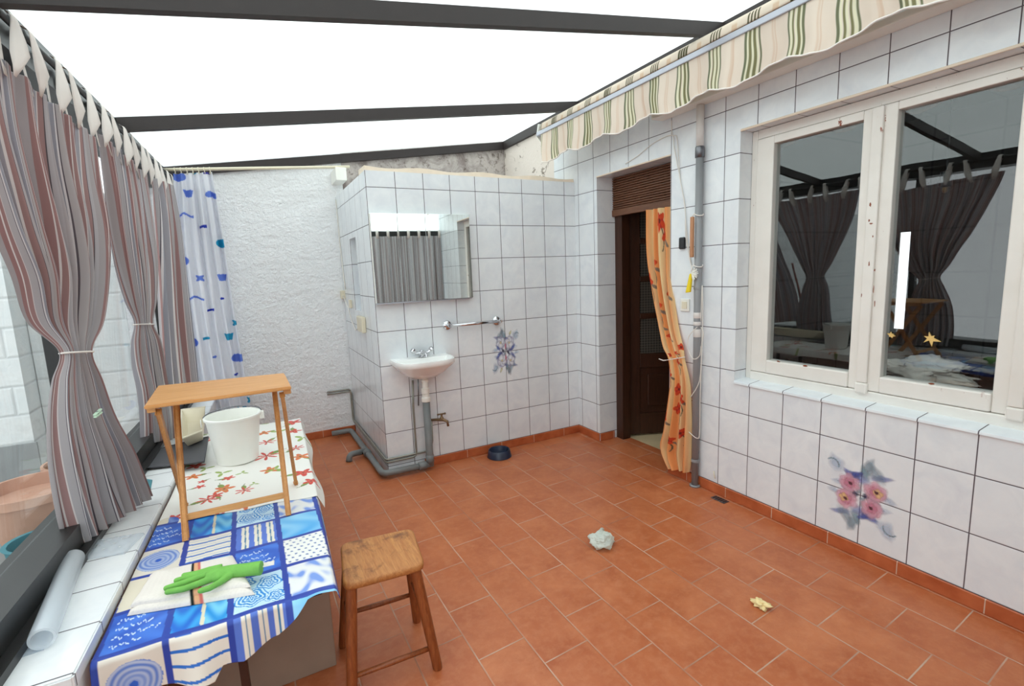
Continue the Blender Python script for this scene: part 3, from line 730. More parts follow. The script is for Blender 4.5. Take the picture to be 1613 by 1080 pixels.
# shower curtain in front of the back wall
YS = 3.0
SL = [on(1, YS, *p) for p in ((273, 274), (278, 380), (289, 470), (303, 560), (318, 640), (338, 720))]
SR = [on(1, YS, *p) for p in ((334, 271), (350, 365), (364, 455), (378, 540), (393, 625), (408, 705))]
P, U, V = drape(SL, SR, [.012, .02, .02, .022, .024, .024], 5, (0, 1, 0), 420, 220, 2)
colr = np.empty(P.shape); colr[:] = lin((238, 239, 244))
X, Z = P[..., 0], P[..., 2]
def ellip(cx, cz, rx, rz, ang=0.):
    c, s = math.cos(ang), math.sin(ang); dx, dz = X-cx, Z-cz
    return ((dx*c+dz*s)/rx)**2+((-dx*s+dz*c)/rz)**2 < 1
def paintpx(px, py, kind, rgb):
    c = on(1, YS, px, py); cx, cz = c[0], c[2]; k = lin(rgb)
    if kind == 'shell': m_ = ellip(cx, cz, .046, .036) & (Z < cz+.03)
    elif kind == 'fish': m_ = ellip(cx, cz, .030, .022, .4) | (ellip(cx+.034, cz-.012, .016, .022, .3))
    elif kind == 'star': m_ = ellip(cx, cz, .034, .012, .7) | ellip(cx, cz, .034, .012, -.7)
    elif kind == 'bar': m_ = (abs(X-cx) < .024) & (abs(Z-cz-.15*(X-cx)) < .010)
    elif kind == 'cup': m_ = (abs(X-cx) < .026-.25*(cz-Z)) & (abs(Z-cz) < .026)
    elif kind == 'wave': m_ = (abs(X-cx) < .085) & (abs(Z-cz-.012*np.sin((X-cx)*60)) < .008)
    elif kind == 'dot': m_ = ellip(cx, cz, .014, .010)
    colr[m_] = k
BL, DB, TQ = (112, 142, 224), (40, 64, 190), (44, 168, 208)
for a in ((281, 278, 'shell', BL), (326, 272, 'bar', (70, 66, 170)), (306, 272, 'dot', TQ), (297, 305, 'cup', BL), (330, 306, 'fish', BL), (284, 339, 'wave', BL), (279, 358, 'bar', DB), (320, 357, 'bar', DB),
          (351, 383, 'shell', TQ), (287, 411, 'shell', BL), (315, 438, 'star', BL), (350, 437, 'cup', BL), (301, 470, 'wave', BL), (293, 490, 'bar', DB), (332, 488, 'bar', DB), (350, 470, 'dot', DB), (372, 508, 'star', TQ),
          (325, 533, 'bar', TQ), (361, 530, 'cup', TQ), (302, 540, 'shell', BL), (375, 563, 'shell', BL), (372, 589, 'dot', DB), (338, 562, 'dot', BL), (395, 628, 'star', TQ), (381, 646, 'shell', TQ), (322, 655, 'wave', BL), (345, 620, 'shell', BL)):
    paintpx(*a)
sc = thing('shower_curtain', (-2.75, YS, float(P[..., 2].min())), 'white shower curtain with blue fish and shells in the back left corner', 'shower curtain')
sheet('cloth', P, M['shower'], sc, col=colr, solid=.001)
RZL, RZR = on(1, YS, 300, 267.5), on(1, YS, 560, 262.5)
RZL[2] += .004
dirr = (RZR-RZL)/(RZR[0]-RZL[0]); r0 = RZL+dirr*(-3.0-RZL[0]); r1 = RZL+dirr*(-1.63-RZL[0])
for t in np.linspace(.05, .95, 7):
    p = SL[0]*(1-t)+SR[0]*t; zr = (RZL+dirr*(p[0]-RZL[0]))[2]
    q = [(p[0]+.004*math.sin(a*2), YS+.022*math.sin(a), zr-.012+.024*math.cos(a)) for a in np.linspace(0, 2*PI, 16, endpoint=False)]
    B().tube(q, .003, 6, closed=True).build('ring', M['cream_plastic'], sc, True)
rod = thing('shower_rod', tuple(r0), 'cream shower curtain rod running across to the tiled block', 'curtain rod')
B().tube([tuple(r0), tuple(r1)], .012, 14).build('rod', M['cream_plastic'], rod, True)
B().box((-1.755, 2.97, float(r1[2])-.12), (-1.665, 3.227, float(r1[2])-.013), .006).build('mounting_block', M['white_plastic'], rod)

# orange door curtain
XC = -.035
LO = [(1018, 331), (1019, 400), (1028, 460), (1037, 510), (1043, 545), (1052, 566), (1054, 600), (1049, 640), (1042, 680), (1037, 706), (1050, 737)]
RO = [(1056, 325), (1057, 400), (1059, 455), (1067, 515), (1075, 548), (1078, 566), (1086, 605), (1088, 650), (1088, 690), (1087, 725), (1084, 744)]
xs_ = [.03, .01, -.01, -.03, -.045, -.05, -.05, -.05, -.05, -.05, -.05]
P, U, V = drape([on(0, x, *p) for x, p in zip(xs_, LO)], [on(0, x, *p) for x, p in zip(xs_, RO)], [.014, .016, .018, .016, .012, .007, .012, .016, .02, .02, .02], 4, (1, 0, 0), 420, 200, 8)
w = U*1.0
band = .5+.5*np.sin(2*PI*(w*2.6+.1)+.4*np.sin(4*V))
c_a, c_b = np.array(lin((246, 220, 170))), np.array(lin((244, 172, 108)))
colr = c_a+(c_b-c_a)*np.clip(band*1.2-.1, 0, 1)[..., None]
fl = []
for j in range(19): fl.append((rng.uniform(.05, .95), (j+.5)/22+rng.uniform(-.015, .015)))
for (fu, fv) in fl:
    a = np.hypot((U-fu)*.42, (V-fv)*1.75); th = np.arctan2((V-fv)*1.75, (U-fu)*.42)
    pet = a < .034*(1+.22*np.sin(5*th+fu*9))
    colr[pet] = np.array(lin((226, 92, 58))); colr[pet & (np.sin(5*th+fu*9) < -.3)] = np.array(lin((206, 70, 60))); colr[a < .010] = np.array(lin((130, 60, 50)))
    lv = (((U-fu)*.42-.045)/.024)**2+(((V-fv)*1.75-.03-.5*((U-fu)*.42-.045))/.009)**2 < 1
    colr[lv & ~pet] = np.array(lin((150, 132, 116)))
    st = (np.abs((U-fu)*.42-.03*np.sin((V-fv)*40)) < .003) & (V > fv) & (V < fv+.06); colr[st & ~pet] = np.array(lin((120, 110, 90)))
oc = thing('door_curtain', (XC, .9, .05), 'orange floral voile curtain tied to the side of the doorway', 'curtain')
sheet('cloth', P, M['voile'], oc, col=colr, solid=.0008)
a, bb = on(0, -.055, 1050, 567), on(0, -.055, 1080, 562); ctr = (a+bb)/2; h = (bb-a)/2
q = [tuple(ctr+h*.9*math.cos(t)+np.array((.02, 0, 0))*math.sin(t)) for t in np.linspace(0, 2*PI, 22, endpoint=False)]
k = B().tube(q, .003, 8, closed=True); e = Vector(a); k.tube([e, e+Vector((-.01, .02, -.004)), e+Vector((-.02, .05, .004))], .0035, 8)
k.build('tie', M['tab'], oc, True)

pc = on(1, .77, 131, 652)+np.array((.035, -.02, 0)); pg = thing('clothes_peg', tuple(pc), 'pale green clothes peg clipped on the nearest striped curtain', 'clothes peg')
for k in (-1, 1): B().bar(Vector(pc)+Vector((.012, -.045, .004*k)), Vector(pc)+Vector((.012, .04, .006*k)), .010, .006, bev=.0015).build('jaw', M['peg'], pg)
B().tube([Vector(pc)+Vector((.012, -.008, -.009)), Vector(pc)+Vector((.012, -.008, .009))], .004, 8).build('spring', M['metal'], pg, True)

# ------------------------------------------------------------------ awning
aw = thing('awning', (-.15, 0., 2.35), 'rolled-up awning with green and cream striped scalloped valance along the right wall', 'awning')
YA0, YA1 = -1.9, 2.16
ny = 900; ys = np.linspace(YA0, 2.10, ny); nz = 30
def stripe_cols(y):
    c = np.empty((*y.shape, 3)); c[:] = lin((236, 222, 208)); f = np.mod(y-2.075, .2165)   # groups of four olive stripes
    for s, col in (((.000, .011), (126, 128, 100)), ((.023, .034), (138, 134, 98)), ((.046, .057), (138, 134, 98)), ((.069, .080), (122, 126, 100)), ((.012, .022), (236, 231, 206)), ((.035, .045), (236, 231, 206)), ((.058, .068), (236, 231, 206)), ((.140, .146), (226, 202, 182)), ((.149, .158), (230, 210, 192))):
        c[(f >= s[0]) & (f < s[1])] = lin(col)
    return c
Yg, T = np.meshgrid(ys, np.linspace(0, 1, nz)); wave = np.sin(2*PI*(Yg-2.075)/.433-.2)
zbot = 2.352-.004*Yg+.023*wave; ztop = 2.575
Zg = ztop+(zbot-ztop)*T
Yo = Yg; Xg = -.252+.020*np.sin(2*PI*Yg/.433+.6)*T+.008*np.sin(2*PI*Yg/.11)*T; Yg = Yg+.008*np.sin(7*T+Yg*5)*T
sheet('valance', np.stack([Xg, Yg, Zg], -1), M['awning'], aw, col=stripe_cols(Yo), solid=.0015)
B().tube([(-.252+.020*math.sin(2*PI*y/.433+.6)+.008*math.sin(2*PI*y/.11), y+.008*math.sin(7+y*5), 2.352-.004*y+.023*math.sin(2*PI*(y-2.075)/.433-.2)) for y in np.linspace(YA0, 2.10, 240)], .005, 6).build('piping', M['tab'], aw, True)
b = B().box((-.262, YA0, 2.560), (-.225, YA1, 2.592), .004); b.build('front_bar', M['grey_alu'], aw)
# canvas roll above the bar
pr = [(-.262, 2.594), (-.256, 2.630), (-.232, 2.655), (-.20, 2.664), (-.165, 2.655), (-.14, 2.63)]
Pr = np.array([[(x, y, z) for y in ys] for x, z in interp_rows(pr, 16)]); Yr = Pr[..., 1]
cr_ = np.empty(Pr.shape); cr_[:] = lin((232, 218, 202)); f = np.mod(Yr-2.075, .2165); v_ = np.linspace(0, 1, 16)[:, None]*np.ones_like(Yr)
for s in (.0, .018, .036, .054): cr_[(f > s) & (f < s+.010) & (v_ < .28)] = lin((96, 92, 66))
cr_[(f > .12) & (f < .15) & (v_ < .2)] = lin((222, 196, 170))
sheet('canvas_roll', Pr, M['awning'], aw, col=cr_, solid=.004)
for i, y in enumerate((1.55, .15, -1.3)):
    b = B().box((-.14, y-.02, 2.50), (-.002, y+.02, 2.60), .004); b.bar((-.215, y, 2.52), (-.215, y-.55, 2.47), .03, .035, bev=.004); b.build('folding_arm', M['white_plastic'], aw)
b = B().tube([(-.16, YA0, 2.555), (-.16, YA1-.02, 2.555)], .045, 18); b.build('roller_tube', M['grey_alu'], aw, True)
b = B().prism([(-.255, YA1, 2.56), (-.235, YA1, 2.662), (-.14, YA1, 2.66), (-.10, YA1, 2.50), (-.2, YA1, 2.50)], (0, .012, 0)); b.build('end_cap', M['white_plastic'], aw)
b = B().box((-.10, YA0, 2.392), (-.002, 1.0, 2.425), .004); b.build('support_profile', M['white_plastic'], aw)
# ------------------------------------------------------------------ table and what stands on it
TZ = .518
def XR_(y): return -2.372+.042*(y-.09)
tb = thing('table', (-2.67, 1.0, 0), 'low table along the ledge, hidden under two tablecloths', 'table')
b = B().loft([[(XL(y, .275), y, TZ-.028), (XR_(y)-.035, y, TZ-.028), (XR_(y)-.035, y, TZ-.002), (XL(y, .275), y, TZ-.002)] for y in (.02, 2.06)])
b.build('tabletop', M['dark_wood'], tb)
for x, y in ((-2.645, .05), (-2.44, 1.9), (-2.86, 1.9), (-2.88, .12)):
    B().bar((x, y, TZ-.029), (x+.005, y, 0), .022, .03, up=(0, 1, 0)).build('leg', M['dark_wood'], tb)
o = B().box((-2.80, .312, 0), (-2.364, .34, .486), .003).build('stone_slab', M['slab']); tag(o, 'worn grey stone slab standing upright under the low table', 'slab')
# blue patchwork cloth
hem_px = ((150, 1092), (240, 1092), (340, 1072), (352, 1052), (385, 1046), (440, 1008), (480, 955), (505, 925), (523, 903))
hx = []; hz = []
for p in hem_px:
    q = on(1, -.025, *p); hx.append(q[0]); hz.append(q[2])
hx[0] = -3.0; hz[0] = .40
nc, nt, nh = 230, 300, 60
us = np.linspace(0, 1, nc)
rows = []; fab = []
ytop = np.linspace(.86, .0, nt)
for y in ytop:
    x0, x1 = XL(y, .28), XR_(y)+.004
    ex = x0+(x1+.022-x0)*us; z = np.full(nc, TZ+.0015)
    over = np.clip(ex-(x1-.004), 0, None); z = z-over*1.1; ex2 = np.minimum(ex, x1)+over*.35
    z += .0012*np.sin(ex*31+y*13)+.0012*np.sin(ex*17-y*23)
    z = np.where((us > .86), z-(.012*((us-.86)/.14)**2)*(.25+.75*np.exp(-((y-.05)/.16)**2)), z)
    rows.append(np.stack([ex2, np.full(nc, y), z], -1)); fab.append(np.stack([ex, np.full(nc, y)], -1))
base = rows[-1]
hzz = np.minimum(np.interp(base[:, 0], hx, hz), base[:, 2]-.014)
for s in np.linspace(0, 1, nh+1)[1:]:
    L = np.maximum(base[:, 2]-hzz, .004); a = s*L
    R_ = .016
    ang = np.minimum(a/R_, PI/2*.93); rest = np.maximum(a-R_*PI/2*.93, 0)
    wavy = (.016*np.sin(base[:, 0]*24+1.0)+.010*np.sin(base[:, 0]*51))*s
    yy = -R_*np.sin(ang)-rest*.11+wavy*.9; zz = base[:, 2]-R_*(1-np.cos(ang))-rest*.99
    rows.append(np.stack([base[:, 0]+.0*s, yy, zz], -1)); fab.append(np.stack([fab[nt-1][:, 0], -a], -1))
P = np.array(rows); Fb = np.array(fab)
def patchwork(x, y):
    navy = np.array(lin((40, 66, 158)))
    c = np.empty((*x.shape, 3)); c[:] = navy
    ci = np.floor((x+2.951)/.1515).astype(int); ri = np.floor((y-.010)/.19).astype(int)
    u = ((x+2.951)/.1515-ci)*.1515/.134; v = ((y-.010)/.19-ri)*.19/.172
    inside = (u < 1) & (v < 1) & (v > .0)
    typ = np.array([[4, 5, 6, 7], [0, 1, 2, 3], [8, 9, 6 if False else 4, 10], ][0:3])
    # rows repeat every three: r0 script/grad/swirl/marble, r1 strip/sky/script/dots, r2 circle/hstripe/vstripe/sky
    T_ = np.array([['script', 'grad', 'swirl', 'marble'], ['strip', 'sky', 'script', 'dots'], ['circle', 'hs', 'vs', 'sky']])
    rr = np.mod(ri, 3); cc = np.clip(ci, 0, 3)
    kind = T_[rr, cc]
    W = lambda r, g, b: np.array(lin((r, g, b)))
    n1 = .5+.5*np.sin(u*7+3*np.sin(v*5+ci)+ri); n2 = .5+.5*np.sin(v*11+2.5*np.sin(u*9+ri*2)+ci*2)
    def lay(mask, a, b, f): c[mask] = (a+(b-a)*f[..., None])[mask]
    k = inside & (kind == 'script'); lay(k, W(48, 92, 190), W(66, 118, 212), n1)
    for q in range(4):
        l = np.abs(v-(.82-.22*q)-.05*np.sin(u*42+q*2)*np.sin(u*11+q)-.015*np.sin(u*95)) < .020
        c[k & l & (u > .1) & (u < .62+.3*((q*7) % 3)/2) & (np.sin(u*60+q*3) > -.75)] = W(196, 214, 236)
    k = inside & (kind == 'grad'); lay(k, W(30, 104, 204), W(56, 158, 226), n2); c[k & (np.abs(u-.55) < .035)] = W(222, 212, 186); lay(k & (u > .585), W(38, 142, 214), W(120, 196, 234), n2)
    k = inside & (kind == 'strip'); c[k] = W(226, 216, 196); lay(k & (u > .45), W(56, 96, 194), W(120, 150, 214), n2)
    k = inside & (kind == 'sky'); lay(k, W(64, 160, 224), W(146, 204, 236), np.clip(n1*.5+v*.5, 0, 1))
    k = inside & (kind == 'swirl'); c[k] = W(190, 218, 236)
    for (a, b_, r_) in ((.35, .35, .34), (.72, .7, .26), (.25, .85, .2), (.85, .2, .24)):
        d = np.hypot(u-a, (v-b_)*1.25); d = d+.03*np.sin(5*np.arctan2(v-b_, u-a)); m_ = k & (d < r_)
        lay(m_, W(40, 132, 206), W(206, 228, 238), (np.sin(d*70) > .25).astype(float))
    k = inside & (kind == 'marble'); lay(k, W(226, 226, 226), W(118, 150, 218), np.clip(n1*n2*1.5, 0, 1)**1.3)
    k = inside & (kind == 'dots'); c[k] = W(232, 230, 226); dt = (np.hypot(np.mod(u*6+.5*np.floor(v*8), 1)-.5, (np.mod(v*8, 1)-.5)) < .2); c[k & dt] = W(96, 116, 170)
    k = inside & (kind == 'circle'); d = np.hypot((u-.5), (v-.48)*1.2); c[k] = W(224, 216, 204); lay(k & (d < .46), W(66, 112, 198), W(190, 200, 220), .5+.5*np.sin(d*62+1.2*n1)*.8*np.clip(d*3, .3, 1)); c[k & (d < .07)] = W(40, 92, 192)
    k = inside & (kind == 'hs'); c[k] = W(230, 224, 212); c[k & (np.mod(v*4.0+.06*np.sin(u*6), 1) < .2)] = W(40, 108, 196); c[k & (np.abs(np.mod(v*4., 1)-.55) < .04) & (ri > 0)] = W(170, 190, 214)
    k = inside & (kind == 'vs'); f_ = np.mod(u*3.2, 1); c[k] = W(228, 222, 208); c[k & (f_ < .42)] = W(86, 118, 204); c[k & (np.abs(f_-.72) < .05)] = W(52, 116, 160)
    return c
colr = patchwork(Fb[..., 0], Fb[..., 1])
bc = sheet('blue_tablecloth', P, M['oilcloth'], None, col=colr, solid=.001)
tag(bc, 'blue and white patchwork patterned oilcloth covering the near end of the low table', 'tablecloth')
# floral cloth on the far end
ny2, nx2 = 420, 240
rows = []
for t in np.linspace(0, 1, ny2):
    y = 2.10+(0.76-2.10)*t
    x0, x1 = XL(y, .28), XR_(y)+.004
    ex = x0+(x1+.05-x0)*np.linspace(0, 1, nx2)
    yy = y+(-.055*(ex-x0)/(x1-x0)+.0)*t+.006*np.sin(ex*22)*t
    over = np.clip(ex-(x1-.002), 0, None); z = np.full(nx2, TZ+.0045)-over*1.25; ex2 = np.minimum(ex, x1)+over*.5+.010*np.sin(yy*9)*(over > 0)*(over/.05)
    z += .0015*np.sin(ex*27+yy*9)+.0015*np.sin(ex*13-yy*19)
    if t < .03: z = z-.02*(1-t/.03)
    rows.append(np.stack([ex2, yy, z], -1))
P = np.array(rows); X, Y = P[..., 0], P[..., 1]
colr = np.empty(P.shape); colr[:] = lin((238, 236, 230))
def flower(px, py, s, kind):
    c = on(2, TZ+.004, px, py); dx, dy = X-c[0], Y-c[1]; a = np.hypot(dx, dy); th = np.arctan2(dy, dx); r_ = random.Random(int(px*7+py)); p0 = r_.uniform(0, 6)
    if kind == 'green':
        for k in range(3):
            an = p0+k*2.1; ux, uy = math.cos(an), math.sin(an); q = ((dx*ux+dy*uy)/s-.8)**2/.5+((-dx*uy+dy*ux)/s)**2/.10 < 1; colr[q] = lin((150, 172, 84))
        return
    ux, uy = math.cos(p0), math.sin(p0)
    lf_ = ((dx*ux+dy*uy)/s-1.2)**2/.6+((-dx*uy+dy*ux)/s)**2/.12 < 1; colr[lf_] = lin((128, 150, 70))
    stem_ = (np.abs(-dx*uy+dy*ux-.25*s*np.sin((dx*ux+dy*uy)/s*1.6)) < .0022) & ((dx*ux+dy*uy) > 0) & ((dx*ux+dy*uy) < 2.6*s); colr[stem_] = lin((120, 130, 90))
    n = 5 if kind != 'star' else 7
    s = s*1.25; R_ = s*(.75+.3*np.sin(n*th+p0)) if kind != 'star' else s*(.55+.55*np.sin(n*th+p0))
    core = lin((206, 62, 52)) if kind != 'orange' else lin((216, 112, 62))
    colr[a < R_] = core
    colr[(a < R_*.55) & (np.sin(9*th) > .2)] = lin((228, 120, 96)) if kind != 'orange' else lin((190, 150, 80))
    colr[a < s*.13] = lin((120, 60, 50))
for px, py, s, k in ((420, 718, .05, 'star'), (425, 740, .035, 'orange'), (478, 745, .04, 'red'), (473, 719, .04, 'orange'), (466, 705, .035, 'star'), (420, 696, .04, 'star'), (415, 682, .035, 'orange'), (462, 679, .04, 'red'), (462, 665, .045, 'red'),
                     (360, 753, .024, 'red'), (353, 770, .036, 'orange'), (385, 772, .03, 'star'), (340, 780, .025, 'red'), (387, 797, .03, 'orange'), (490, 758, .03, 'red'), (304, 751, .03, 'orange'), (324, 738, .028, 'green'), (309, 733, .035, 'red'),
                     (327, 787, .034, 'star'), (274, 815, .026, 'red'), (315, 766, .02, 'red'), (434, 739, .03, 'green'), (300, 708, .04, 'red'), (350, 745, .03, 'green'), (476, 690, .04, 'green'), (440, 680, .035, 'green'), (318, 758, .016, 'red'), (382, 745, .022, 'green'), (400, 762, .016, 'green'),
                     (345, 812, .02, 'red'), (380, 690, .05, 'red'), (335, 690, .05, 'star'), (300, 690, .05, 'orange'), (405, 668, .05, 'green')):
    flower(px, py, s, k)
fc = sheet('floral_tablecloth', P, M['oilcloth2'], None, col=colr, solid=.001); tag(fc, 'white oilcloth with red flowers covering the far end of the low table', 'tablecloth')

# folding tray table
TT = 1.045; CZ = TZ+.007
tr = thing('folding_tray_table', (-2.64, .74, CZ), 'small folding wooden tray table standing on the blue tablecloth', 'table')
A = Vector((-2.876, .566, 0)); Bq = Vector((-2.404, .574, 0)); Cq = Vector((-2.408, .905, 0)); Dq = Vector((-2.886, .965, 0))
b = B(); pl = [Vector((p.x, p.y, TT-.013)) for p in (A, Bq, Cq, Dq)]; b.prism(pl, (0, 0, .013)); bmesh.ops.bevel(b.bm, geom=b.bm.edges[:], offset=.003, segments=2, affect='EDGES')
b.build('tabletop', M['pine'], tr, False, 40)
for x in (-2.862, -2.418): B().bar((x, .60, TT-.024), (x, .90, TT-.024), .026, .02, bev=.002).build('rail', M['pine'], tr)
def leg4(p0, p1, name='leg'): return B().bar(p0, p1, .014, .026, up=(0, 1, 0), bev=.003).build(name, M['pineZ'], tr)
FL, FR = Vector((-2.812, .572, TZ+.003)), Vector((-2.464, .576, TZ+.003)); BLq, BR = Vector((-2.842, .90, CZ)), Vector((-2.410, .885, CZ))
leg4(FL, (-2.822, .90, TT-.034)); leg4(FR, (-2.456, .885, TT-.034))
leg4(BLq, (-2.842, .60, TT-.034)); leg4(BR, (-2.438, .60, TT-.034))
fz = .075
p0 = FL.lerp(Vector((-2.822, .90, TT-.034)), fz/(TT-TZ)); p1 = FR.lerp(Vector((-2.456, .885, TT-.034)), fz/(TT-TZ))
B().bar(p0, p1, .012, .024, up=(0, .2, 1), bev=.002).build('crossbar', M['pine'], tr)
# bucket
bu = thing('bucket', (-2.664, 1.40, TZ+.006), 'white plastic bucket with wire handle on the floral tablecloth', 'bucket')
bz = TZ+.0065; bxc, byc = -2.650, 1.40
pf = [(.0, 0), (.100, 0), (.105, .004), (.135, .232), (.137, .236), (.144, .238), (.145, .248), (.140, .252), (.133, .250), (.130, .238), (.100, .010), (.0, .008)]
B().lathe([(r*.93, z) for r, z in pf], (bxc, byc, bz), 48).build('body', M['bucket'], bu, False, 35)
q = [(bxc+.133*math.cos(a), byc-.03+.125*math.sin(a), bz+.238+.012*math.sin(a)) for a in np.linspace(.05, PI-.05, 24)]
hd = B().tube([(p[0], p[1]+.03*1, p[2]+.012) for p in q], .0032, 8); hd.build('wire_handle', M['metal'], bu, True)
for s in (-1, 1): B().box((bxc+s*.130-.012, byc-.012, bz+.205), (bxc+s*.142+.004*s, byc+.012, bz+.245), .003).build('handle_lug', M['bucket'], bu)

# folded towel and glove
def pillow(name, corners, z0, h, mat, parent, col=None, n=60, e=5., fold=None):
    c = [np.array(q, float) for q in corners]; s = np.linspace(0, 1, n); S, T_ = np.meshgrid(s, s)
    XY = (c[0][None, None]*((1-S)*(1-T_))[..., None]+c[1]*(S*(1-T_))[..., None]+c[2]*(S*T_)[..., None]+c[3]*((1-S)*T_)[..., None])
    k = np.abs(2*S-1)**e; k2 = np.abs(2*T_-1)**e; hh = h*np.clip(1-np.maximum(k, k2), 0, 1)**.45+.0012*np.sin(S*17+3*T_)*np.sin(T_*13)
    if fold is not None: hh = hh*fold(S, T_)
    P = np.concatenate([XY, (z0+hh)[..., None]], -1)
    cc = None if col is None else col(S, T_)
    return sheet(name, P, mat, parent, col=cc)
def towcol(S, T_):
    c = np.empty((*S.shape, 3)); c[:] = lin((228, 220, 212)); c[:] *= (1-.05*(np.sin(S*160)*np.sin(T_*110) > .5))[..., None]
    c[(np.abs(S-.50) < .010)] = lin((40, 46, 42)); c[(np.abs(S-.535) < .016)] = lin((222, 168, 130)); c[np.abs(S-.575) < .012] = lin((206, 112, 104)); return c
tw = thing('folded_towel', (-2.77, .2, TZ+.003), 'folded cream towel with a dark and red stripe on the blue tablecloth', 'towel')
tz = TZ+.0035
cn = [on(2, tz, *p)[:2] for p in ((200, 970), (402, 936), (366, 880), (236, 908))]
pillow('lower_layer', cn, tz, .020, M['towel'], tw, towcol, 70)
cn2 = [on(2, tz+.012, *p)[:2] for p in ((204, 958), (396, 925), (368, 878), (240, 906))]
pillow('upper_layer', cn2, tz+.014, .020, M['towel'], tw, towcol, 70)
gz = tz+.042
gl = B()
def gpt(px, py, dz=0.): q = on(2, gz, px, py); return Vector((q[0], q[1], gz+dz))
for pts in (((262, 926), (285, 919), (308, 911), (332, 904)), ((264, 932), (290, 927), (312, 919), (338, 909)), ((278, 914), (300, 908), (322, 902), (345, 898)), ((290, 906), (310, 903), (330, 897), (350, 893)), ((316, 930), (330, 926), (346, 917), (362, 906))):
    gl.tube([gpt(*p) for p in pts], [.0085, .0095, .010, .011], 10)
    gl.ball(gpt(*pts[0]), .0085, 10)
gl.tube([gpt(325, 910), gpt(345, 904), gpt(366, 900), gpt(386, 897), gpt(412, 894)], [.018, .022, .021, .020, .022], 14)
gl.ball(gpt(345, 905), .024, 14, (1.3, 1.1, .7))
o = gl.build('rubber_glove', M['green'], None, True)
md = o.modifiers.new('merge', 'REMESH'); md.mode = 'VOXEL'; md.voxel_size = .0025; md.use_smooth_shade = True
md = o.modifiers.new('soft', 'SMOOTH'); md.factor = .5; md.iterations = 4
gq = gpt(415, 888); pillow('care_label', [(gq.x-.004, gq.y-.012), (gq.x+.03, gq.y-.016), (gq.x+.032, gq.y+.010), (gq.x-.002, gq.y+.014)], gz-.004, .003, M['tab'], o, n=12)
tag(o, 'green rubber glove lying palm down on the folded towel', 'glove')

# things on the ledge
LZ = .551
p0, p1 = on(2, LZ+.028, 66, 1008), on(2, LZ+.028, 116, 880)
rl = thing('plastic_roll', (float(p0[0]), float(p0[1]), LZ), 'roll of clear bluish plastic film on the tiled ledge', 'plastic roll')
d = Vector(p1)-Vector(p0); d.z = 0; ax = d.normalized(); L = d.length
b = B(); c = Vector((p0[0], p0[1], LZ+.031))
b.lathe([(.022, 0), (.028, 0), (.029, .01), (.030, L-.01), (.029, L), (.022, L), (.021, L-.01), (.021, .01), (.022, 0)], c, 32, ax); b.build('roll', M['film'], rl, False, 40)
side = ax.cross(Vector((0, 0, 1)))
b = B(); b.prism([c-side*.0+Vector((0, 0, -.0305)), c-side*.052+Vector((0, 0, -.0305)), c-side*.045+ax*L+Vector((0, 0, -.0305)), c+ax*L+Vector((0, 0, -.0305))], (0, 0, .001)); b.build('loose_sheet', M['filmflat'], rl)
cn = [on(2, LZ+.002, *p)[:2] for p in ((128, 882), (196, 872), (228, 840), (150, 852))]
o = pillow('plastic_sheet', cn, LZ+.0005, .014, M['filmflat'], None); tag(o, 'flat scrap of clear plastic film on the ledge behind the roll', 'plastic sheet')
cn = [on(2, LZ+.012, *p) for p in ((224, 738), (321, 727), (328, 688), (252, 706))]
pn = thing('oven_tray', (float(cn[0][0]), float(cn[0][1]), LZ), 'dark grey flat metal tray lying on the ledge beside the curtain', 'tray')
b = B(); b.prism([(q[0], q[1], LZ+.008) for q in cn], (0, 0, .003)); b.build('plate', M['pan'], pn)
b = B(); ql = [Vector((q[0], q[1], LZ+.012)) for q in cn]; b.tube(ql, .005, 8, closed=True); b.build('rim', M['pan'], pn, True)
cw = [on(2, LZ+.03, *p) for p in ((288, 708), (321, 694), (325, 655), (288, 660))]
cx, cyy = np.mean([q[0] for q in cw])+.03, np.mean([q[1] for q in cw])
wt = B(); ring = lambda s, z: [(cx+(q[0]-cx)*s, cyy+(q[1]-cyy)*s, z) for q in cw]
zb_ = LZ+.018
wt.loft([ring(.75, zb_), ring(.98, zb_+.07), ring(1.05, zb_+.072), ring(1.05, zb_+.078), ring(.95, zb_+.076), ring(.72, zb_+.006)]); 
o = wt.build('plastic_tub', M['cream_plastic'], None, False, 30); tag(o, 'off-white shallow plastic tub on the ledge below the shower curtain', 'tub')
cn = [on(2, LZ+.003, *p)[:2] for p in ((212, 790), (236, 778), (240, 755), (222, 752))]
o = pillow('blue_cloth', cn, LZ, .008, M['teal'], None, n=30); tag(o, 'small teal cleaning cloth on the ledge beside the nearest curtain', 'cloth')

# ------------------------------------------------------------------ wooden stool
st = thing('stool', (-2.18, .25, 0), 'worn brown wooden stool with rectangular seat on the terracotta floor', 'stool')
SZ = .42
cs = [Vector((-2.335, .140)), Vector((-2.050, .116)), Vector((-2.012, .393)), Vector((-2.297, .430))]
def rounded(c, r, n=7):
    out = []
    for i in range(4):
        p, a, bq = c[i], (c[i-1]-c[i]).normalized(), (c[(i+1) % 4]-c[i]).normalized()
        for t in np.linspace(0, 1, n):
            q0, q1 = p+a*r, p+bq*r; out.append(q0.lerp(p, t).lerp(p.lerp(q1, t), t))
    return out
cen = sum(cs, Vector((0, 0)))/4
def ringz(r, z, s): return [(*(cen+(p-cen)*s), z) for p in rounded(cs, r)]
b = B(); b.loft([ringz(.035, SZ-.030, .95), ringz(.035, SZ-.026, .985), ringz(.035, SZ-.016, 1.), ringz(.035, SZ-.006, .992), ringz(.035, SZ-.001, .965), ringz(.035, SZ, .93)])
b.build('seat', M['seat_wood'], st, False, 50)
feet = {'LF': ((-2.345, .108), (-2.305, .165)), 'RF': ((-2.035, .097), (-2.080, .150)), 'RB': ((-2.025, .385), (-2.048, .360)), 'LB': ((-2.326, .400), (-2.275, .388))}
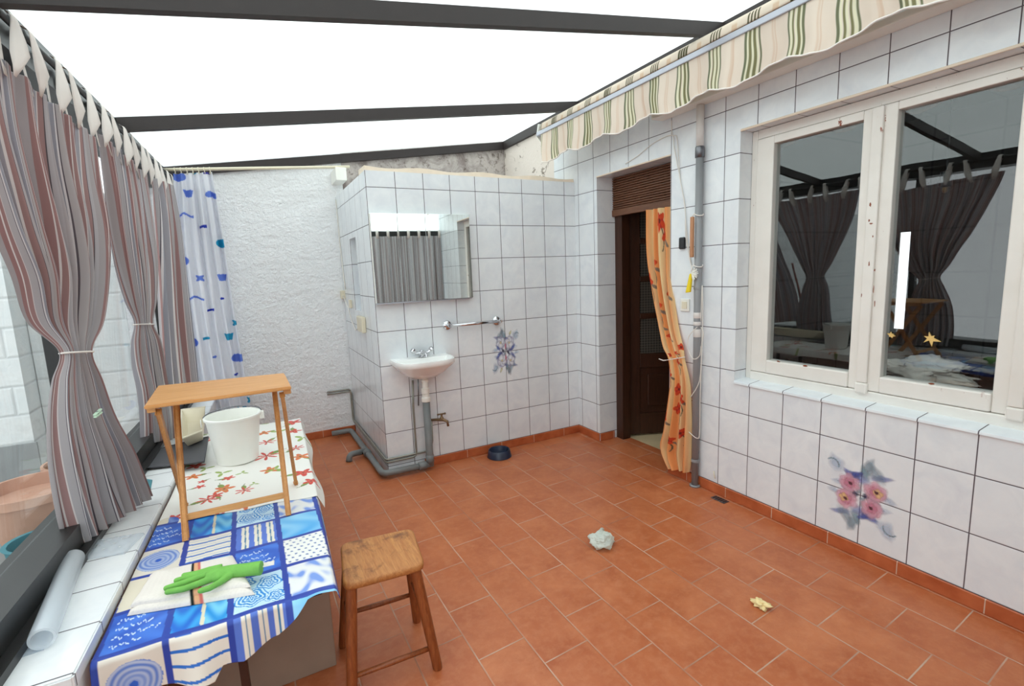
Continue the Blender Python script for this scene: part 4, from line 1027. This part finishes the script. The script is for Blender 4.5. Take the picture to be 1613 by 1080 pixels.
for k, (f_, t_) in feet.items():
    p0, p1 = Vector((*f_, 0.)), Vector((*t_, SZ-.027))
    B().tube([p0, p0.lerp(p1, .03), p0.lerp(p1, .5), p1], [.0165, .018, .020, .0205], 16).build('leg', M['leg_wood'], st, False, 50)
def at_leg(k, z):
    f_, t_ = feet[k]; p0, p1 = Vector((*f_, 0.)), Vector((*t_, SZ-.027)); return p0.lerp(p1, z/p1.z)
for a, c, z in (('LF', 'RF', .085), ('LB', 'RB', .135), ('LF', 'LB', .20), ('RF', 'RB', .20)):
    B().tube([at_leg(a, z), at_leg(a, z).lerp(at_leg(c, z), .5), at_leg(c, z)], [.0085, .0105, .0085], 12).build('stretcher', M['leg_wood'], st, True)

# ------------------------------------------------------------------ wash basin group
wb = thing('wash_basin', (-1.45, 2.0, .70), 'white ceramic wash basin with chrome taps on the tiled wall', 'sink')
BX, BZ = -1.440, .862
def dring(hw, y_front, z, y_back=1.9995, n=40, dx=0.):
    """D-shaped outline: flat at the wall, rounded front"""
    pts = []
    for t in np.linspace(0, PI, n-6):
        c, s_ = math.cos(t), math.sin(t)
        x = hw*math.copysign(abs(c)**.55, c); y = y_back-.07-(y_back-.07-y_front)*abs(s_)**.72
        pts.append((BX+dx+x, y, z))
    xs2 = [-hw, -hw*.98, -hw*.5, hw*.5, hw*.98, hw]
    for x in xs2: pts.append((BX+dx+x, y_back, z))
    return pts
b = B()
b.loft([dring(.06, 1.92, BZ-.150, 1.999), dring(.095, 1.85, BZ-.142), dring(.150, 1.79, BZ-.105), dring(.190, 1.745, BZ-.065), dring(.208, 1.722, BZ-.046), dring(.216, 1.712, BZ-.036), dring(.2185, 1.710, BZ-.012), dring(.217, 1.711, BZ-.002), dring(.212, 1.716, BZ), dring(.196, 1.733, BZ-.004, 1.93), dring(.18, 1.75, BZ-.025, 1.925), dring(.14, 1.79, BZ-.085, 1.91), dring(.06, 1.84, BZ-.105, 1.89)])
b.build('basin', M['white_ceramic'], wb, False, 45)
B().lathe([(0, 0), (.012, 0), (.013, .002), (.012, .004), (0, .004)], (BX-.115, 1.87, BZ-.05), 16, (0.5, -.6, .6)).build('overflow', M['black'], wb)
fa = B(); fx, fy = BX+.012, 1.955
fa.lathe([(0, 0), (.027, 0), (.027, .006), (.016, .012), (.016, .03), (.019, .036), (.016, .05), (.0, .052)], (fx, fy, BZ), 24)
fa.tube([(fx-.052, fy, BZ+.028), (fx+.052, fy, BZ+.028)], .012, 14)
fa.tube([(fx, fy, BZ+.03), (fx, fy-.03, BZ+.042), (fx, fy-.07, BZ+.040), (fx, fy-.095, BZ+.024), (fx, fy-.097, BZ+.012)], [.011, .011, .010, .009, .009], 14)
fo = fa.build('faucet', M['chrome'], wb, False, 40)
for s in (-1, 1):
    ax = Vector((s*.75, -.1, .65)).normalized(); c = Vector((fx+s*.045, fy, BZ+.032))
    h = B().lathe([(.010, 0), (.011, .018), (.016, .021), (.019, .028), (.019, .040), (.013, .046), (0, .047)], c, 8, ax); h.build('tap_handle', M['chrome'], fo, False, 30)
trp = B(); TX, TY = -1.432, 1.925
trp.lathe([(0.03, 0), (.034, .004), (.034, .03), (.026, .04), (.026, .06), (.030, .064), (.030, .10), (.022, .104), (.022, .15), (.026, .153), (.026, .165), (.018, .168), (.018, .195)], (TX, TY, .53), 24)
trp.build('drain_trap', M['white_plastic'], wb, False, 35)
B().tube([(TX-.04, TY+.03, BZ-.13), (TX-.045, TY+.03, .60), (TX-.05, TY+.035, .5)], .005, 8).build('supply_hose', M['metal'], wb, True)
# drain pipework
dp = thing('drain_pipe', (-1.44, 1.95, 0), 'dark grey waste pipe running from under the basin round the tiled corner', 'pipe')
PZ = .045; PR = .024
B().tube([(TX, TY, .529), (TX, TY, .10), (TX, TY, PZ)], .027, 18).build('riser', M['pvc_dark'], dp, True)
def bend(a, c, e, r=.05, n=6):
    a, c, e = Vector(a), Vector(c), Vector(e); u_ = (a-c).normalized(); w_ = (e-c).normalized(); q0, q1 = c+u_*r, c+w_*r
    return [q0.lerp(c, t).lerp(c.lerp(q1, t), t) for t in np.linspace(0, 1, n)]
pts = [Vector((TX+.02, TY, PZ))]+bend((TX, TY, PZ), (-1.785, 1.935, PZ), (-1.79, 2.9, PZ))+bend((-1.79, 2.2, PZ), (-1.79, 3.14, PZ), (-2.0, 3.14, PZ))+[Vector((-1.96, 3.14, PZ))]
B().tube(pts, PR, 16).build('floor_run', M['pvc_dark'], dp, True)
pts = [Vector((-1.79, 2.50, PZ))]+bend((-1.79, 2.50, PZ), (-1.93, 2.46, PZ+.01), (-1.935, 2.455, -.01), .04)+[Vector((-1.935, 2.455, .001))]
B().tube(pts, [PR]*(len(pts)-1)+[PR*1.05], 16).build('branch', M['pvc_dark'], dp, True)
for p, ax in (((TX-.06, TY+.001, PZ), (1, 0, 0)), ((-1.7895, 2.44, PZ), (0, 1, 0)), ((TX, TY, .09), (0, 0, 1))):
    B().lathe([(PR+.001, -.03), (PR+.006, -.028), (PR+.006, .028), (PR+.001, .03)], p, 18, ax).build('coupling', M['pvc_dark'], dp, True)
cp = thing('copper_pipes', (-1.72, 2.4, 0), 'thin copper water tubes running along the skirting to the basin', 'pipe')
for k, (o_, r_) in enumerate(((.0, .0075), (.022, .0075))):
    z = .105+k*.022
    pts = [Vector((-1.96, 3.215-.001*k, .40+o_))]+bend((-1.9, 3.215, .40+o_), (-1.745-o_*.3, 3.215, .40+o_), (-1.745-o_*.3, 3.215, .2), .03)+bend((-1.745-o_*.3, 3.215, .3), (-1.745-o_*.3, 3.21, z), (-1.745, 2.6, z), .03)+bend((-1.7445, 2.4, z), (-1.7445, 1.985, z), (-1.6, 1.985, z), .025)
    if k == 0: pts += bend((-1.6, 1.985, z), (-1.515, 1.985, z), (-1.515, 1.985, .4), .04)+[Vector((-1.515, 1.985, .5)), Vector((-1.505, 1.985, .69))]
    else: pts += [Vector((-1.40, 1.985, z)), Vector((-1.385, 1.985, .2)), Vector((-1.382, 1.985, .36))]
    B().tube(pts, r_, 10).build('tube', M['copper'], cp, True)
tp = thing('wall_tap', (-1.36, 1.98, .36), 'old brass tap on the tiles beside the basin waste pipe', 'tap')
b = B(); c0 = Vector((-1.385, 1.985, .365)); b.tube([c0, c0+Vector((.04, -.02, 0)), c0+Vector((.08, -.05, 0)), c0+Vector((.105, -.07, -.012)), c0+Vector((.108, -.072, -.05))], [.009, .011, .012, .010, .009], 14)
b.lathe([(.014, 0), (.014, .012), (.008, .015), (.008, .035)], c0+Vector((.07, -.045, .006)), 16); body = b.build('body', M['brass'], tp, True)
b = B(); q = c0+Vector((.07, -.045, .045)); b.tube([q+Vector((-.028, 0, 0)), q+Vector((.028, 0, 0))], .006, 10); b.ball(q+Vector((-.028, 0, 0)), .008, 10); b.ball(q+Vector((.028, 0, 0)), .008, 10); b.build('tap_handle', M['brass'], tp, True)
# mirror cabinet
mc = thing('mirror_cabinet', (-1.39, 1.95, 1.27), 'white mirror-fronted cabinet hanging on the tiled wall above the basin', 'cabinet')
MX0, MX1, MZ0, MZ1, MY = -1.730, -1.006, 1.273, 1.888, 1.952
B().box((MX0, MY+.02, MZ0), (MX1, 1.9995, MZ1), .003).build('carcass', M['white_plastic'], mc)
def mdoor(x0, x1, ang, hinge, dz=0.):
    c = Vector((hinge, MY+.009, 0)); R = Matrix.Rotation(ang, 3, 'Z')
    b = B().box((x0+.001, MY, MZ0+.001), (x1-.001, MY+.006, MZ1-.001), .0005, 1, R, c); b.build('mirror_door', M['mirror'], mc)
mdoor(MX0, -1.545, math.radians(-.9), -1.545); mdoor(-1.545, -1.345, math.radians(-1.9), -1.545); mdoor(-1.345, MX1, math.radians(-1.9), -1.545)
B().box((MX0, MY-.001, MZ0-.008), (MX1, MY+.03, MZ0-.0005), .001).build('bottom_lip', M['grey_alu'], mc)
# grab rail
gr = thing('towel_rail', (-1.0, 1.96, 1.08), 'short chrome towel rail on the tiles above the painted flowers', 'towel rail')
g0, g1 = Vector((-1.205, 1.94, 1.073)), Vector((-.785, 1.94, 1.073))
B().tube([g0, g1], .0125, 16).build('bar', M['chrome'], gr, True)
for g in (g0, g1):
    b = B().lathe([(0, 0), (.034, 0), (.035, .004), (.030, .010), (.014, .014), (.013, .048), (.016, .052), (.016, .066), (.012, .072), (0, .073)], (g.x, 1.9995, g.z), 24, (0, -1, 0)); b.build('flange', M['chrome'], gr, False, 40)
# switch, socket and lead on the side of the tiled block
sw = thing('pull_switch', (-1.74, 2.9, 1.29), 'yellowed wall socket box with a lead beside the recess', 'socket')
B().box((-1.765, 3.16, 1.27), (-1.70, 3.226, 1.345), .006).build('box', M['cream_plastic'], sw)
B().tube([(-1.752, 3.16, 1.30), (-1.745, 3.0, 1.20), (-1.742, 2.88, 1.08), (-1.742, 2.75, 1.02), (-1.742, 2.62, 1.05), (-1.742, 2.52, 1.13)], .004, 8).build('lead', M['white_cord'], sw, True)
B().box((-1.752, 2.86, 1.20), (-1.7325, 2.92, 1.27), .004).build('plug', M['cream_plastic'], sw)
o = B().box((-1.764, 2.36, 1.03), (-1.7325, 2.56, 1.155), .008).build('wall_box', M['cream_plastic']); tag(o, 'cream junction box under the recess on the side of the tiled block', 'electrical box')
o = B().tube([(-1.736, 3.19, 2.15), (-1.738, 3.17, 1.8), (-1.738, 3.12, 1.45), (-1.738, 3.08, 1.36)], .005, 8).build('electric_cable', M['white_cord'], None, True); tag(o, 'white electric cable running down the inner corner of the tiled block', 'cable')

# ------------------------------------------------------------------ painted flower tiles
def petals(c, n, r, rgb0, rgb1, a0=.95, a1=.0, rot=0., asp=.98, off=.46, jit=.2):
    out = []
    for k in range(n):
        an = rot+2*PI*k/n+random.uniform(-jit, jit); ctr = np.array(c)+r*off*np.array((math.cos(an), math.sin(an)))
        pts = []
        for t in np.linspace(0, 2*PI, 18, endpoint=False):
            rr = 1+.10*math.sin(3*t+k)+random.uniform(-.07, .07); q = np.array((r*.66*rr*math.cos(t), r*.66*asp*rr*math.sin(t)))
            pts.append(ctr+np.array((q[0]*math.cos(an)-q[1]*math.sin(an), q[0]*math.sin(an)+q[1]*math.cos(an))))
        out.append((pts, rgb0, rgb1, a0, a1))
    return out
def leafp(c, an, l, w, rgb, a0=.8, a1=.0, rgb1=None):
    pts = []
    for t in np.linspace(0, 2*PI, 20, endpoint=False):
        q = np.array((l*math.cos(t)*(1+.08*math.sin(5*t)), w*math.sin(t)*(1-.35*math.cos(t))*(1+.15*math.sin(4*t+an))))
        pts.append(np.array(c)+np.array((q[0]*math.cos(an)-q[1]*math.sin(an), q[0]*math.sin(an)+q[1]*math.cos(an))))
    return [(pts, rgb, rgb1 or rgb, a0, a1)]
def spray(pink):
    S = []; BLU = lin((96, 112, 178)); GRY = lin((146, 164, 176)); PAL = lin((176, 192, 214)); TEAL = lin((132, 160, 172))
    K = 1.
    for s in (1, -1):   # point symmetric, as the four tiles are turned
        f = lambda x, y: np.array((x*s, y*s)); r = 0 if s == 1 else PI
        S += leafp(f(-.03, .155), 1.9+r, .055, .028, GRY, .7, .0); S += leafp(f(-.012, .12), 1.2+r, .045, .022, TEAL, .7, .0)
        S += leafp(f(-.085, .115), 2.9+r, .06, .018, BLU, .65, .0); S += leafp(f(.045, .09), .5+r, .05, .022, BLU, .8, .0); S += leafp(f(.02, .10), 2.6+r, .04, .016, lin((70, 84, 160)), .85, .05)
        S += leafp(f(.12, .13), 1.0+r, .055, .04, PAL, .55, .0); S += leafp(f(-.055, .135), .9+r, .07, .03, GRY, .6, .0); S += leafp(f(.02, .085), .2+r, .07, .028, BLU, .6, .0)
        for q in range(6):
            an = 1.0+q*.42; S += leafp(f(.135+.030*math.cos(an), .115+.030*math.sin(an)), an+1.57+r, .014, .005, TEAL, .6, .0)
        S += leafp(f(.09, .04), -.2+r, .055, .022, PAL, .5, .0); S += leafp(f(-.11, .02), .25+r, .05, .018, PAL, .5, .0)
        S += leafp(f(.06, .012), .1+r, .035, .010, lin((60, 70, 150)), .9, .1); S += leafp(f(-.03, .01), 2.3+r, .03, .015, lin((44, 44, 84)), .9, .1); S += leafp(f(.008, .03), 1.6+r, .03, .014, GRY, .85, .0)
        if pink:
            for (x, y, sz, ye) in ((.052, .045, .050, 0), (-.062, .040, .052, 1)):
                S += petals(f(x, y), 6, sz, lin((222, 160, 182)), lin((232, 190, 202)), .80, .05, r+x*9)
                S += petals(f(x, y), 5, sz*.6, lin((208, 130, 158)), lin((226, 170, 186)), .7, .0, r+1)
                if ye: S += petals(f(x-.012, y-.004), 4, sz*.45, lin((232, 196, 140)), lin((228, 178, 150)), .9, .1, r)
                S += leafp(f(x-.004, y), .6, .011, .008, lin((86, 50, 60)), 1., .3)
        else:
            for (x, y, sz) in ((.045, .07, .05), (-.052, .075, .046)):
                S += petals(f(x, y), 6, sz*1.15, lin((150, 152, 196)), lin((176, 178, 208)), .75, .05, r+.3)
                S += petals(f(x, y), 5, sz, lin((232, 232, 234)), lin((206, 208, 222)), .95, .2, r+x*7)
                S += leafp(f(x, y), .6, .011, .010, lin((206, 190, 140)), .95, .2)
            S += leafp(f(.0, .045), 1.57, .035, .009, lin((206, 110, 130)), .8, .1); S += leafp(f(.085, .03), .8+r, .05, .016, BLU, .7, 0); S += leafp(f(-.085, .035), 2.4+r, .05, .014, BLU, .7, 0)
            S += leafp(f(.06, .15), 1.0+r, .03, .014, lin((206, 204, 160)), .7, 0)
    return S
cy, cz = .511-4*.2049, .066+.25
blobs('painted_flowers', M['decal'], spray(True), wr, lambda p, l: (-l-.0004, cy+p[0], cz+p[1]))
cx_, cz_ = -1.7311+5*.2032, .066+3*.25
blobs('painted_flowers', M['decal'], spray(False), ws, lambda p, l: (cx_+p[0]*.8, 2.0-l-.0004, cz_+p[1]))

# ------------------------------------------------------------------ downpipe and small things around it
dn = thing('downpipe', (-.06, .652, 0), 'grey rain pipe running up the tiled wall beside the doorway', 'pipe')
px_, py_ = -.032, .664
B().tube([(px_, py_, .0), (px_, py_, .012)], .034, 24).build('foot_collar', M['pvc'], dn, True)
B().tube([(px_, py_, .012), (px_, py_, 2.12)], .0225, 24).build('lower_pipe', M['pvc'], dn, True)
B().lathe([(.0225, 0), (.027, .002), (.027, .06), (.024, .065)], (px_, py_, 2.09), 24).build('socket_joint', M['metal'], dn, True)
B().tube([(px_, py_, 2.15), (px_, py_, 2.391)], .0225, 24).build('upper_pipe', M['painted_pipe'], dn, True)
for z in (.17, 1.30):
    b = B().lathe([(.0229, 0), (.0255, .001), (.0255, .018), (.0229, .019)], (px_, py_, z), 24); b.box((-.010, py_-.010, z+.003), (-.0005, py_+.010, z+.016)); b.build('pipe_clip', M['pvc'], dn)
for z, h in ((1.0, .05), (1.075, .022), (1.12, .035)): B().lathe([(.0229, 0), (.0236, .001), (.0236, h), (.0229, h+.001)], (px_, py_, z), 24).build('tape', M['painted_pipe'], dn, True)
o = B().box((-.022, .79, 1.556), (-.0005, .835, 1.632), .008).build('key_holder', M['black']); 
tag(o, 'small black wall holder between doorway and rain pipe', 'holder')
sx = thing('wall_switch', (-.01, .79, 1.19), 'square white rocker switch on the tiles below the black holder', 'switch')
B().box((-.010, .752, 1.155), (-.0005, .826, 1.235), .003).build('plate', M['white_plastic'], sx)
B().box((-.014, .768, 1.172), (-.0105, .810, 1.218), .002).build('rocker', M['cream_plastic'], sx)
o = B().box((-.076, .672, 1.50), (-.058, .694, 1.745), .004).build('wooden_stick', M['stick_wood']); tag(o, 'flat reddish wooden stick tied to the rain pipe', 'stick')
def yb():
    t = thing('cleaning_brush', (-.075, .69, 1.30), 'yellow brush with white bristles hanging from the rain pipe', 'brush')
    b = B().prism([(-.080, .722, 1.28), (-.080, .685, 1.285), (-.080, .672, 1.40), (-.080, .690, 1.40)], (.016, 0, 0)); bmesh.ops.bevel(b.bm, geom=b.bm.edges[:], offset=.003, segments=2, affect='EDGES')
    b.build('handle', M['yellow'], t)
    b = B()
    for k in range(11):
        an = -1.3+k*.22; p = Vector((-.072, .680, 1.40)); b.tube([p, p+Vector((-.004*(k % 3), -.052*math.cos(an), .045*math.sin(an)+.0))], [.005, .003], 6)
    b.build('bristles', M['white_plastic'], t)
yb()
def string(zc, label, tail):
    q = [Vector((px_+.026*math.cos(a), py_+.026*math.sin(a), zc+.012*math.sin(a+.5))) for a in np.linspace(0, 2*PI, 18)]
    q += [Vector((px_-.03, py_+.018, zc-.004)), Vector(tail)]
    o = B().tube(q, .0035, 8).build('string_loop', M['tab'], None, True); tag(o, label, 'string', 'white string loops on the rain pipe')
string(1.76, 'loop of white string tied round the rain pipe above the stick', (-.067, .684, 1.748))
string(1.45, 'twist of white string holding the yellow brush to the rain pipe', (-.073, .682, 1.405))
# cables
cb = thing('electric_cables', (-.01, .75, 1.2), 'two pale electric cables looping down the tiles from the awning to the brush', 'cable')
def wall_path(pts, x=-.008): return [Vector(on(0, x, *p)) for p in pts]
for pts in (((985, 258), (1005, 245), (1030, 225), (1058, 213), (1062, 232), (1070, 275), (1078, 320), (1082, 370), (1088, 412), (1093, 432)),
            ((1058, 190), (1059, 212), (1066, 216), (1069, 250), (1072, 285), (1079, 325), (1080, 370), (1085, 400), (1090, 425))):
    q = interp_rows([tuple(v) for v in wall_path(pts)], 60); B().tube([tuple(v) for v in q], .0028, 6).build('cable', M['white_cord'], cb, True)
c2 = thing('coiled_cable', (-.10, .65, .6), 'thin white cable looped round the lower part of the rain pipe', 'cable')
for k, pts in enumerate((((1104, 505), (1106, 450), (1107, 480), (1106, 530), (1104, 580), (1100, 605), (1088, 625)), ((1098, 515), (1085, 530), (1084, 550), (1092, 565), (1102, 560), (1104, 545)),
            ((1104, 515), (1108, 525), (1106, 545), (1103, 620), (1102, 680), (1098, 690), (1085, 680)))):
    q = interp_rows([tuple(on(0, -.066-.005*k, *p)) for p in pts], 50); B().tube([tuple(v) for v in q], .0028, 6).build('cable', M['white_cord'], c2, True)
q = [(-.01, .535, .145), (-.012, .53, .12), (-.012, .522, .10)]
o = B().tube(q, .0035, 8).build('cable_stub', M['cream_plastic'], None, True); tag(o, 'short cut cable end poking from a tile near the rain pipe foot', 'cable')

# ------------------------------------------------------------------ things on the floor
db = thing('dog_bowl', (-.875, 1.875, 0), 'round navy plastic pet bowl against the skirting', 'bowl')
B().lathe([(0, .006), (.085, .004), (.094, 0), (.098, .004), (.086, .056), (.083, .060), (.078, .058), (.068, .020), (.0, .016)], (-.876, 1.872, 0), 40).build('bowl', M['navy'], db, False, 40)
b = B()
for k in range(0): b.box((-.86+.016*k, 1.7795, .022+.004*k), (-.851+.016*k, 1.7815, .036+.003*k), .0008)
b.build('paw_print', M['grey_alu'], db) if False else b.bm.free()
def crumple(name, c, sx_, sy_, sz_, mat, seed, sub=5, amp=.35):
    bm = bmesh.new(); bmesh.ops.create_icosphere(bm, subdivisions=sub, radius=1.)
    from mathutils import noise
    for v in bm.verts:
        d_ = v.co.normalized(); q = d_*1.7+Vector((seed, seed*2.3, 0)); n_ = noise.noise(q)+.5*abs(noise.noise(q*2.6))+.3*abs(noise.noise(q*6.))-.15*abs(noise.noise(q*13))
        r_ = 1+amp*1.6*n_; p = d_*r_
        v.co = Vector((c[0]+p.x*sx_, c[1]+p.y*sy_, c[2]+max(0.0, (p.z*.5+.46))*sz_))
    me = bpy.data.meshes.new(name); bm.to_mesh(me); bm.free()
    return link(name, me, mat, None, True)
o = crumple('plastic_bag', (-1.0, .425, .001), .058, .058, .075, M['bag'], 3.1, 5, .24); tag(o, 'crumpled pale plastic bag lying on the terracotta floor', 'plastic bag')
h_ = B(); h_.tube([Vector((-.985, .47, .03)), Vector((-.955, .495, .035)), Vector((-.93, .51, .03))], [.016, .010, .013], 8)
hk = h_.build('bag_handle', M['bag'], o, True)
o = crumple('food_scrap', (-.727, -.302, .001), .020, .030, .028, M['peel'], 9.2, 4, .6); tag(o, 'small pale crust lying on the terracotta floor near the window wall', 'scrap')
fd = thing('floor_drain', (-.063, .446, .001), 'small grey metal floor drain grate by the foot of the rain pipe', 'drain')
B().box((-.085, .395, .0005), (-.035, .495, .004), .002).build('plate', M['metal'], fd)
b = B()
for k in range(5): b.box((-.078, .405+k*.018, .0042), (-.042, .413+k*.018, .0055))
b.build('slots', M['black'], fd)

# ------------------------------------------------------------------ inside the big window
def star(c, r, name, label, seed):
    random.seed(seed); pts = []
    for k in range(12):
        an = 2*PI*k/12+.3; rr = r*(1.1 if k % 2 == 0 else .5)*random.uniform(.55, 1.3); pts.append((c[0], c[1]+rr*math.cos(an), c[2]+rr*math.sin(an)))
    o = B().prism(pts, (.006, 0, 0)).build(name, M['gold']); tag(o, label, 'ornament', 'yellow ornaments on the window pane'); return o
star((.086+.03, -.487, 1.093), .030, 'star_ornament', 'yellow star-shaped ornament stuck on the wide window pane', 4)
star((.086+.03, -.338, 1.093), .016, 'star_ornament', 'tiny yellow ornament stuck at the left edge of the wide window pane', 6)
pdl = thing('pendant_lamp', (.55, -.50, 1.9), 'empty black lamp holder hanging on a flex inside the kitchen', 'lamp')
lc = on(0, .62, 1490, 280)
B().tube([(lc[0], lc[1], lc[2]+.02), (lc[0], lc[1], 2.499)], .004, 8).build('flex', M['black'], pdl)
B().lathe([(.006, .035), (.022, .03), (.026, .0), (.028, -.04), (.024, -.045), (0, -.045)], tuple(lc), 20).build('holder', M['black'], pdl, False, 40)
B().lathe([(0, -.075), (.010, -.07), (.013, -.06), (.012, -.046)], tuple(lc), 20).build('contact', M['brass'], pdl, True)
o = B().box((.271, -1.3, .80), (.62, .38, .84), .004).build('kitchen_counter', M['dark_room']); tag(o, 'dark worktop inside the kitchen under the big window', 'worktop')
cc_ = on(0, .30, 1415, 585)
o = crumple('crumpled_cloth', (.36, float(cc_[1])-.06, .841), .06, .17, .11, M['rag'], 5.5, 5, .5); tag(o, 'crumpled off-white cloth lying inside behind the wide window pane', 'cloth')

# ------------------------------------------------------------------ yard outside the garden windows
o = B().box((-7.5, -3.0, -.12), (-3.405, 4.0, .10)).build('ground_yard', M['concrete']); struct(o, 'grey concrete yard outside the garden windows', 'ground')
b = B().box((-7.5, 3.0, .1), (-3.93, 3.6, 2.15)); o = b.build('wall_yard', M['yard']); struct(o, 'whitewashed block garden wall outside the windows', 'wall')
b = B().box((-7.5, 2.985, .1), (-3.915, 2.9995, .41)); o = b.build('wall_yard_plinth', M['concrete']); struct(o, 'grey rendered foot of the garden wall outside', 'wall')
o = B().box((-3.925, 3.23, .1), (-3.352, 3.6, 2.15)).build('wall_yard_rear', M['yard']); struct(o, 'whitewashed wall set back behind the garden wall', 'wall')
def pot(c, r, h, name, label, mat, plant=True):
    t = thing(name, c, label, 'plant pot', 'plant pots in the yard')
    B().lathe([(0, 0), (r*.6, 0), (r*.92, h*.85), (r, h*.86), (r, h), (r*.92, h), (r*.86, h*.8), (0, h*.78)], c, 36).build('pot', mat, t, False, 35)
    if plant:
        b = B(); rr = random.Random(int(c[1]*100))
        for k in range(40):
            a = rr.uniform(0, 6.28); q = r*.8*math.sqrt(rr.random()); p = Vector((c[0]+q*math.cos(a), c[1]+q*math.sin(a), c[2]+h*.78)); d_ = Vector((rr.uniform(-.5, .5), rr.uniform(-.5, .5), 1)).normalized()*rr.uniform(.05, .12)
            s_ = d_.cross(Vector((0, 0, 1)))*.16+Vector((.004, 0, 0)); b.loft([[p-s_*.3, p+s_*.3, p+s_*.3+Vector((0, .002, 0))], [p+d_*.6-s_, p+d_*.6+s_, p+d_*.6+s_+Vector((0, .002, 0))], [p+d_-s_*.1, p+d_+s_*.1, p+d_+s_*.1+Vector((0, .002, 0))]])
        o_ = b.build('plants', M['leaf'], t); o_['kind'] = 'stuff'
pot((-3.64, 1.95, .10), .24, .32, 'plant_pot', 'wide pale terracotta pot standing outside the nearest garden window', M['terracotta'], False)
pot((-3.72, 1.12, .10), .17, .20, 'plant_pot', 'grey pot standing outside at the left edge of the view', M['concrete'])
pot((-3.60, 2.62, .10), .20, .24, 'plant_pot', 'terracotta pot with green weeds by the whitewashed wall outside', M['terracotta'])
q = B().lathe([(0, 0), (.11, 0), (.13, .18), (.14, .19), (.12, .19), (.10, .02), (0, .02)], (-3.50, 1.50, .10), 28).build('garden_tub', M['teal'], None, False, 35); tag(q, 'teal plastic tub standing outside below the garden window', 'tub')

br = thing('broom', (-3.42, 2.2, .10), 'broom with a red handle leaning outside, seen reflected in the big window', 'broom')
B().tube([(-3.40, 2.39, 1.42), (-3.385, 2.03, .20)], .012, 12).build('handle', M['broom_wood'], br, True)
B().box((-3.44, 1.90, .135), (-3.36, 2.12, .20), .01).build('head', M['dark_wood'], br)
B().box((-3.43, 1.905, .101), (-3.37, 2.115, .134)).build('bristles', M['black'], br)
# ------------------------------------------------------------------ light
wd = bpy.data.worlds.new('overcast_sky'); scn.world = wd; wd.use_nodes = True
nt = wd.node_tree; nt.nodes.clear()
bg = nt.nodes.new('ShaderNodeBackground'); out = nt.nodes.new('ShaderNodeOutputWorld')
bg.inputs[0].default_value = (.955, .985, 1.0, 1); bg.inputs[1].default_value = 1.5
nt.links.new(bg.outputs[0], out.inputs[0])
scn.view_settings.view_transform = 'Standard'; scn.view_settings.look = 'None'; scn.view_settings.gamma = 1.0; scn.view_settings.use_curve_mapping = False
scn.view_settings.exposure = 0.6
scn.cycles.max_bounces = 10; scn.cycles.diffuse_bounces = 6; scn.cycles.glossy_bounces = 5; scn.cycles.transparent_max_bounces = 16; scn.cycles.transmission_bounces = 6
scn.cycles.caustics_reflective = False; scn.cycles.caustics_refractive = False; scn.cycles.sample_clamp_indirect = 6.0
